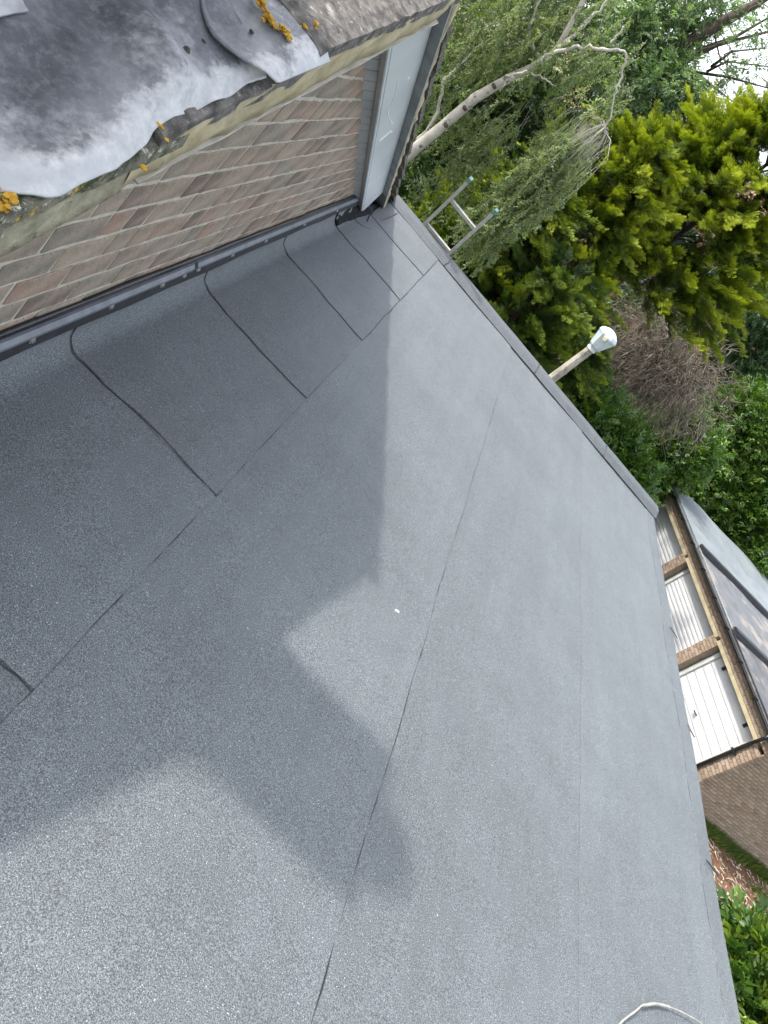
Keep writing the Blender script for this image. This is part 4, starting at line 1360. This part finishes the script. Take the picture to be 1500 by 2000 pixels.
def birch_branch(pix, r0, r1, dd=0.0, n=None):
    pts = np.array([at(px, py, bd + dd) for px, py in pix])
    L = np.arange(len(pts)); t = np.linspace(0, len(pts) - 1, len(pts) * 4)
    c = np.stack([np.interp(t, L, pts[:, i]) for i in range(3)], 1)
    for _ in range(2): c[1:-1] = (c[:-2] + 2 * c[1:-1] + c[2:]) / 4
    c = c + rng.normal(size=c.shape) * r0 * 0.45
    mb = MB(); mb.tube(c, list(np.linspace(r0, r1, len(c))), 7); mb.build('branch', M['birch_bark'], bt, smooth=True)
    return c


b_main = birch_branch([(1040, 125), (1080, 104), (1120, 92), (1150, 92), (1185, 98), (1218, 96), (1225, 112), (1215, 150), (1203, 172), (1197, 205), (1190, 238), (1172, 252)], 0.024, 0.009, -0.25)
b_a = birch_branch([(810, 285), (855, 225), (862, 180), (868, 150), (900, 128), (930, 95), (955, 70), (985, 48)], 0.030, 0.006, 0.1)
b_b = birch_branch([(985, 155), (1005, 142), (1035, 142), (1060, 152), (1085, 166)], 0.022, 0.008, -0.2)
b_c = birch_branch([(870, 155), (890, 135), (920, 105)], 0.012, 0.006, -.1)
b_d = birch_branch([(1000, 150), (985, 165), (976, 178)], 0.02, 0.006, -.2)
b_e = birch_branch([(1190, 85), (1205, 70), (1218, 52)], 0.012, 0.007, -.25)
b_f = birch_branch([(1085, 100), (1130, 60), (1170, 20), (1220, -30)], 0.03, 0.01, 0.1)
b_g = birch_branch([(1060, 120), (1030, 80), (1040, 30), (1070, -20)], 0.028, 0.01, 0.2)
# hanging strands
LP, LD, LT = [], [], []
strands = MB()


def strand(p, length, drift, n=None, tb=0.5, wire=True, leafy=0.25):
    n = n or max(6, int(length / 0.034))
    t = np.linspace(0, 1, n)
    q = np.zeros((n, 3))
    q[:, 2] = -length * t
    q += drift[None, :] * t[:, None] ** 1.2 + np.array([rng.normal(0, .05), rng.normal(0, .05), 0]) * np.sin(t * 5)[:, None]
    q += p
    if wire: strands.tube(q[::2] if n > 10 else q, list(np.linspace(0.0022, 0.0010, len(q[::2] if n > 10 else q))), 3)
    k = t > leafy * rng.uniform(0.3, 1.2)
    LP.append(q[k]); LD.append(np.tile(np.array([0, 0, -1.0]), (k.sum(), 1)) + rng.normal(size=(k.sum(), 3)) * 0.7); LT.append(np.full(k.sum(), tb + rng.normal() * 0.12))


tip = at(1180, 250, bd - 0.25)
down_l = at(1010, 430, bd - 0.35) - at(1170, 260, bd - 0.3)
for q in range(110):
    p = tip + rng.normal(size=3) * np.array([0.12, 0.16, 0.05])
    L_ = rng.uniform(0.7, 2.35)
    dr = np.array([rng.normal(-0.05, 0.14), rng.normal(0, 0.16), 0])
    p2 = p + np.array([rng.normal(-.03, 0.11), rng.normal(0, 0.16), -0.12])
    strand(p2, L_, dr, tb=0.66, leafy=0.35)
    if q < 24: strands.tube([tip + rng.normal(size=3) * .02, (tip + p2) / 2 + np.array([0, 0, 0.07]), p2], [0.008, 0.005, 0.003], 4)
for q in range(18):      # second hanging spray further left
    p = at(rng.uniform(950, 1050), rng.uniform(190, 235), bd + rng.uniform(.2, .7))
    strand(p, rng.uniform(0.5, 1.5), np.array([rng.normal(0, .15), rng.normal(0, .15), 0]), tb=0.56)
for q in range(22):      # sprays at the foot of the frame behind the barge board
    px_ = rng.uniform(850, 1000); p = at(px_, 320 - (px_ - 800) * 0.62 + rng.uniform(25, 130), bd + rng.uniform(.3, .9))
    strand(p, rng.uniform(0.4, 1.0), np.array([rng.normal(0, .12), rng.normal(0, .12), 0]), tb=0.5)
for q in range(120):     # upper crown, along the limbs
    src = [b_main, b_a, b_f, b_g][rng.integers(0, 4)]
    p = src[rng.integers(2, len(src))] + rng.normal(size=3) * np.array([.32, .2, .18]) + np.array([0, 0.45, 0])
    strand(p, rng.uniform(0.25, 0.85), np.array([rng.normal(0, .12), rng.normal(0, .12), 0]), tb=0.56, leafy=0.05)
for q in range(110):     # top of the frame
    p = at(rng.uniform(930, 1190), rng.uniform(-120, 110), bd + rng.uniform(-.4, .8))
    strand(p, rng.uniform(0.3, 0.9), np.array([rng.normal(0, .12), rng.normal(0, .12), 0]), tb=0.52, leafy=0.05)
strands.build('twigs', M['birch_bark'], bt, kind='stuff', fixn=False)
Pq = np.concatenate(LP); Dq = np.concatenate(LD); Tq = np.concatenate(LT)
Pq = Pq + rng.normal(size=Pq.shape) * 0.015
V, Fc, T = make_scatter(T_BIRCH, Pq, Dq, rng.normal(size=Pq.shape), 0.145 * rng.uniform(.7, 1.3, len(Pq)), np.clip(Tq + rng.normal(size=len(Tq)) * .15, 0, 1))
o = link('crown', fast_mesh('crown', V, Fc, T, M['birch_leaf'], off), bt)

# ------------------------------------------------------------------ ash and other trees
ad_ = 26.0
at_ = thing('ash_tree', 'tall ash with dark spreading limbs and pale green leaflets against the sky', 'ash tree', (at(1100, 260, ad_)[0], at(1100, 260, ad_)[1], G0))
mb = MB()
tr = [np.array([at(1100, 260, ad_)[0] - .3, at(1100, 260, ad_)[1], G0 - .1]), at(1130, 232, ad_), at(1200, 190, ad_), at(1290, 118, ad_), at(1380, 62, ad_), at(1480, 5, ad_), at(1580, -60, ad_)]
mb.tube(tr, [0.34, 0.27, 0.24, 0.20, 0.16, 0.12, 0.05], 10)
for pix, r0 in (([(1150, 225), (1165, 190), (1175, 150), (1178, 105)], 0.15), ([(1200, 185), (1300, 140), (1400, 88), (1500, 62)], 0.11), ([(1330, 95), (1420, 40), (1500, -10)], 0.09), ([(1270, 130), (1360, 100), (1440, 70), (1500, 35)], 0.08),
                ([(1350, 140), (1420, 150), (1500, 172)], 0.05), ([(1370, 150), (1400, 175), (1440, 205)], 0.04), ([(1290, 120), (1330, 60), (1340, -10)], 0.06), ([(1390, 130), (1430, 100), (1490, 95)], 0.05), ([(1350, 145), (1370, 165), (1395, 190), (1420, 195)], 0.04), ([(1380, 140), (1420, 120), (1500, 130)], 0.04)):
    pts = [at(px, py, ad_ + rng.normal() * .4) for px, py in pix]
    mb.tube(pts, list(np.linspace(r0, r0 * .35, len(pts))), 6)
    for q in range(10):
        s = pts[rng.integers(1, len(pts))]; limb(mb, s, s + np.array([rng.normal(0, .6), rng.normal(0, .6), rng.normal(.1, .5)]), r0 * .22, 0.006, wob=0.15, n=5, sides=4)
mb.build('trunk', M['bark'], at_, smooth=True)
lobes = []
for (px, py, rr, w) in ((1290, 200, 1.0, 2.2), (1250, 290, 0.85, 1.6), (1330, 250, 0.8, 1.0), (1240, 130, 0.9, 1.3), (1290, 60, 0.9, 1.2), (1340, 20, 0.8, .6), (1210, 40, 0.9, 1.2), (1190, 230, 0.6, .8), (1440, 5, 0.7, .15), (1340, 330, 0.6, .8), (1450, 150, 0.7, .08), (1480, 90, 0.7, .08)):
    rr *= 1.2
    lobes.append((at(px, py, ad_ + rng.normal() * .8), (rr, rr * 1.2, rr * .9), w))
V, Fc, T = broad_crown(lobes, 560, 14, 0.20, 0.29, T_ASH, shell=(0.2, 1.0), tbase=0.72, tvar=0.35, up=-0.1)
link('crown', fast_mesh('crown', V, Fc, T, M['ash_leaf'], origin(at_)), at_)


def lobes_px(lst, d, jit=0.6):
    return [(at(px, py, d + rng.normal() * jit), (r, r * 1.1, r * .9), w) for px, py, r, w in lst]


def base_of(px, py, d): return at(px, py, d)


broad_tree('broadleaf_tree', 'dark green leafy tree behind the birch trunk and the barge board', 'tree', base_of(880, 260, 17.5),
           lobes_px([(890, 300, 1.3, 1.5), (930, 180, 1.4, 1.5), (960, 60, 1.5, 1.5), (1040, 30, 1.4, 1.2), (870, 400, 1.3, 1.2), (1000, 250, 1.2, 1.2), (960, 400, 1.2, 1.2), (1080, 150, 1.1, .8)], 17.5), 'green_leaf', T_SPRIG, 0.22, 620, 14, 0.20, tbase=0.52)
broad_tree('broadleaf_tree', 'dense green tree standing behind the golden conifers', 'tree', base_of(1150, 420, 27.5),
           lobes_px([(1080, 330, 1.9, 1.4), (1180, 400, 2.0, 1.4), (1040, 480, 2.0, 1), (1260, 430, 1.8, 1.2), (1350, 480, 1.8, 1)], 27.5), 'green_leaf', T_SPRIG, 0.25, 520, 13, 0.24, tbase=0.30)
broad_tree('broadleaf_tree', 'mid green tree with drooping leaves right of the dead shrub', 'tree', base_of(1470, 660, 31),
           lobes_px([(1480, 580, 1.2, 1.3), (1460, 680, 1.0, 1.3), (1500, 640, 1.3, 1.3), (1440, 610, .7, .6), (1510, 740, 1.2, 1), (1420, 730, .7, .6)], 31), 'ash_leaf', T_SPRIG, 0.28, 420, 14, 0.25, tbase=0.5)
broad_tree('laurel_bush', 'glossy green bush under the street lamp', 'bush', base_of(1130, 830, 16.5),
           lobes_px([(1110, 800, .9, 1.2), (1160, 850, .9, 1.2), (1090, 870, 1.0, 1), (1190, 920, .9, .8)], 16.5, .3), 'laurel_leaf', T_LAUREL, 0.20, 520, 13, 0.16, tbase=0.5)
broad_tree('laurel_bush', 'broad green laurel bush below the dead brown shrub', 'bush', base_of(1270, 880, 22),
           lobes_px([(1225, 850, 1.0, 1.3), (1280, 870, 1.0, 1.3), (1220, 910, 1.0, 1.2), (1330, 865, 1.0, 1.2), (1255, 930, .8, .8)], 22, .25), 'laurel_leaf', T_LAUREL, 0.22, 520, 13, 0.18, tbase=0.60)
broad_tree('laurel_bush', 'yellow-green laurel bush growing over the far end of the garages', 'bush', base_of(1420, 930, 27),
           lobes_px([(1400, 900, 1.5, 1.3), (1450, 960, 1.5, 1.4), (1480, 890, 1.4, 1.2), (1520, 1000, 1.6, 1.4), (1380, 980, 1.3, 1.0), (1440, 830, 1.1, 1.0), (1500, 830, 1.3, .8), (1470, 1060, 1.4, 1)], 27, .3), 'laurel_leaf', T_LAUREL, 0.27, 760, 14, 0.22, tbase=0.62)
broad_tree('broadleaf_tree', 'shadowed green tree filling the gap behind the dead shrub', 'tree', base_of(1300, 700, 35),
           lobes_px([(1230, 640, 1.5, 1), (1330, 780, 1.6, 1), (1200, 760, 1.6, 1), (1290, 720, 1.2, .6), (1130, 700, 1.5, 1)], 35), 'green_leaf', T_SPRIG, 0.32, 420, 12, 0.30, tbase=0.35)
broad_tree('red_shrub', 'red-leaved shrub in front of the distant white wall', 'shrub', base_of(905, 100, 30),
           lobes_px([(906, 100, .55, 1), (900, 120, .6, 1), (915, 115, .5, 1)], 30, .2), 'red_leaf', T_SPRIG, 0.2, 90, 12, 0.15, tbase=0.6, trunk_r=0.06)

# ------------------------------------------------------------------ dead shrub
dc = at(1298, 718, 19.6)
ds = thing('dead_shrub', 'mass of dead brown twigs tangled above the laurel bushes', 'dead shrub', (dc[0], dc[1], G0))
mb = MB()
toward = norm(np.array([-dc[0], -dc[1], 0.0])); side = np.array([-toward[1], toward[0], 0])
limb(mb, (dc[0], dc[1], G0 - .1), dc + np.array([0, 0, -0.6]), 0.09, 0.05, n=8)
for q in range(26):
    e = dc + norm(rng.normal(size=3)) * np.array([1.1, 1.1, 0.9])
    limb(mb, dc + np.array([0, 0, -0.6]), e, 0.035, 0.012, 0.2, wob=0.12, n=6, sides=5)
mb.build('trunk', M['bark'], ds, smooth=True)
mb = MB()
for q in range(2500):
    d = norm(rng.normal(size=3)); d = norm(d + toward * 0.5)
    p = dc + d * np.array([1.9, 1.6, 1.3]) * rng.uniform(0.25, 1.0)
    dirn = norm(d * 0.7 + rng.normal(size=3) * 0.6 + np.array([0, 0, -0.35]))
    L_ = rng.uniform(0.25, 0.7); n = 6
    t = np.linspace(0, 1, n)
    curl = norm(np.cross(dirn, rng.normal(size=3)))
    pts = p + dirn * (t * L_)[:, None] + curl * (0.18 * L_ * np.sin(t * rng.uniform(2, 5)))[:, None] + np.array([0, 0, -0.15 * L_])[None] * (t ** 2)[:, None] + rng.normal(size=(n, 3)) * 0.012
    mb.tube(pts, list(np.linspace(rng.uniform(0.006, 0.011), 0.003, n)), 3, cap=False)
    if q % 2 == 0:
        s = pts[3]; d2 = norm(dirn + rng.normal(size=3) * 0.8)
        mb.tube([s, s + d2 * 0.12 * L_ * 2, s + d2 * 0.22 * L_ * 2 + rng.normal(size=3) * .03], [0.005, 0.004, 0.0025], 3, cap=False)
mb.build('twigs', M['twig'], ds, kind='stuff', fixn=False)

# ------------------------------------------------------------------ leafy shrub, soil and grass at the right
sb = at(1480, 1880, 9.3)
broad_tree('leafy_shrub', 'bright green large-leaved shrub beside the bare soil', 'shrub', (sb[0], sb[1], 0),
           lobes_px([(1435, 1880, .34, 1), (1470, 1910, .38, 1.2), (1490, 1970, .5, 1.4), (1450, 2030, .6, 1.2), (1530, 1990, .5, 1), (1500, 2090, .7, 1.2), (1440, 1950, .45, .8)], 9.3, .12), 'shrub_leaf', T_LAUREL, 0.26, 330, 9, 0.15, tbase=0.5, tvar=0.45, trunk_r=0.05, up=0.7)
def gz(px, py): return on_z(px, py, G0)
mb = MB()
c = [GO + GG * s + GB * d + GZ * 0.006 for s, d in ((-2.6, -0.6), (-0.62, -0.5), (-0.62, 4.0), (-2.9, 4.2), (-4.2, 3.0), (-4.3, 0.2))]
mb.add(c, [(0, 5, 4, 3, 2, 1)])
mb.build('soil_bed', M['soil'], kind='structure', fixn=False)
# chips, straw and clods on the soil
mb = MB()
for q in range(650):
    s, d = rng.uniform(-3.6, -0.85), rng.uniform(-0.4, 3.6)
    if d > 0.3 + rng.uniform(0, 2.2) and rng.random() < 0.0: continue
    p = GO + GG * s + GB * d + GZ * rng.uniform(0.01, 0.04)
    a = rng.uniform(0, math.pi); u = np.array([math.cos(a), math.sin(a), rng.normal(0, .15)]); v = np.array([-math.sin(a), math.cos(a), 0])
    w = 0.02 if rng.random() < 0.85 else 0.05
    mb.obox(p, u, v, GZ, (-rng.uniform(.02, .10), rng.uniform(.02, .10)), (-w * .4, w * .4), (-0.006, 0.006))
mb.build('dry_litter', M['straw'], kind='stuff', fixn=False)['label'] = 'dry straw and wood chips scattered on the bare soil'
mb = MB()
for q in range(420):
    s, d = rng.uniform(-3.4, -1.0), rng.uniform(-0.4, 3.4)
    r_ = rng.uniform(0.02, 0.07)
    mb.lathe(GO + GG * s + GB * d, [(r_, 0), (r_ * .9, r_ * .4), (r_ * .4, r_ * .75)], 6)
o = mb.build('soil_clods', M['soil'], kind='stuff', fixn=False); o['label'] = 'crumbled brown soil clods beside the garage wall'
nb_ = 5200
s = np.concatenate([-0.56 - np.abs(rng.normal(0, .13, 3800)), rng.uniform(-3.4, -1.2, 1400)]); d = np.concatenate([rng.uniform(-0.3, 4.0, 3800), rng.uniform(2.4, 4.2, 1400)])
Pg = GO + s[:, None] * GG + d[:, None] * GB
V, Fc, T = make_scatter([join_t([leaf_t(0, 0, 0, 1, 0.07, 0.1, 0.12)])], Pg, np.array([0, 0, 1.0]) + rng.normal(size=Pg.shape) * .35, rng.normal(size=Pg.shape), rng.uniform(.08, .26, nb_), rng.uniform(0.1, 0.8, nb_))
o = link('grass', fast_mesh('grass', V, Fc, T, M['grass_blade'], (0, 0, 0)))
setp(o, 'rough grass along the foot of the garage end wall', None, None, 'stuff')

# ------------------------------------------------------------------ far houses
def far_house(name, label, c, w, dep, ze, zr, wallm, roofm, wins, face_rot=0.0):
    t = thing(name, label, 'house', (c[0], c[1], G0))
    mb = MB(); x0, x1, y0, y1 = c[0] - w / 2, c[0] + w / 2, c[1], c[1] + dep
    ym = (y0 + y1) / 2
    mb.prism([(y0, G0 - .1), (y1, G0 - .1), (y1, ze), (ym, zr - 0.1), (y0, ze)], (0, 0, 0), (0, 1, 0), (0, 0, 1), (1, 0, 0), x0, x1)
    mb.build('wall', M[wallm], t)
    mb = MB()
    rows = 14
    for r in range(rows):
        a, b = r / rows, (r + 1) / rows
        for sgn in (0, 1):
            ya = (y0 - .35) + (ym - y0 + .35) * a; yb = (y0 - .35) + (ym - y0 + .35) * b
            za, zb_ = ze - .15 + (zr - ze + .15) * a, ze - .15 + (zr - ze + .15) * b
            if sgn: ya, yb = 2 * ym - ya, 2 * ym - yb
            mb.add([(x0 - .2, ya, za + .03), (x1 + .2, ya, za + .03), (x1 + .2, yb, zb_ - .01), (x0 - .2, yb, zb_ - .01), (x0 - .2, ya, za - .06), (x1 + .2, ya, za - .06), (x1 + .2, yb, zb_ - .08), (x0 - .2, yb, zb_ - .08)],
                   [(0, 1, 2, 3), (7, 6, 5, 4), (0, 4, 5, 1), (1, 5, 6, 2), (2, 6, 7, 3), (3, 7, 4, 0)])
    mb.build('roof', M[roofm], t)
    for (wx, wz, ww, wh, nm) in wins:
        f = MB(); yf_ = y0 - 0.04
        th = 0.09
        xa, xb = wx - ww / 2, wx + ww / 2
        f.box(xa, xb, yf_ - .03, y0 + .05, wz - wh / 2, wz - wh / 2 + th); f.box(xa, xb, yf_ - .03, y0 + .05, wz + wh / 2 - th, wz + wh / 2)
        for k_ in range(nm + 1):
            xm = xa + th / 2 + (ww - th) * k_ / nm
            f.box(xm - th / 2, xm + th / 2, yf_ - .028, y0 + .05, wz - wh / 2 + th, wz + wh / 2 - th)
        f.box(xa, xb, yf_ - .025, y0 + .05, wz + wh * .1 - .04, wz + wh * .1 + .04)
        wf = f.build('window', M['white_paint'], t)
        g = MB(); g.box(xa + .02, xb - .02, y0 - .012, y0 + .02, wz - wh / 2 + .02, wz + wh / 2 - .02); g.build('pane', M['glass'], wf)
    return t


wc = at(1405, 565, 40)
far_house('far_house', 'distant orange brick house with white framed windows behind the conifers', (wc[0] - 1.0, wc[1]), 9.0, 7, 2.6, 5.2, 'house_brick', 'roof_red',
          [(wc[0], wc[2], 1.9, 1.25, 3), (wc[0], wc[2] - 2.7, 1.9, 1.3, 3), (wc[0] - 3.2, wc[2], 1.5, 1.2, 2), (wc[0] + 2.6, wc[2] - .1, 1.0, 1.1, 1), (wc[0] - 3.2, wc[2] - 2.7, 1.5, 1.3, 2)])
far_house('far_house', 'distant house with brown tiled roof seen through the ash branches', (0.2, 44), 9.0, 8, 1.0, 4.0, 'house_brick', 'roof_red', [(-2, -.4, 1.5, 1.2, 2), (2, -.4, 1.5, 1.2, 2)])
far_house('far_house', 'distant white rendered house beyond the red shrub', (-6.4, 38), 6.0, 7, -0.3, 1.6, 'render', 'roof_red', [(-7.2, -1.8, 1.3, 1.1, 2), (-4.6, -1.8, 1.3, 1.1, 2)])
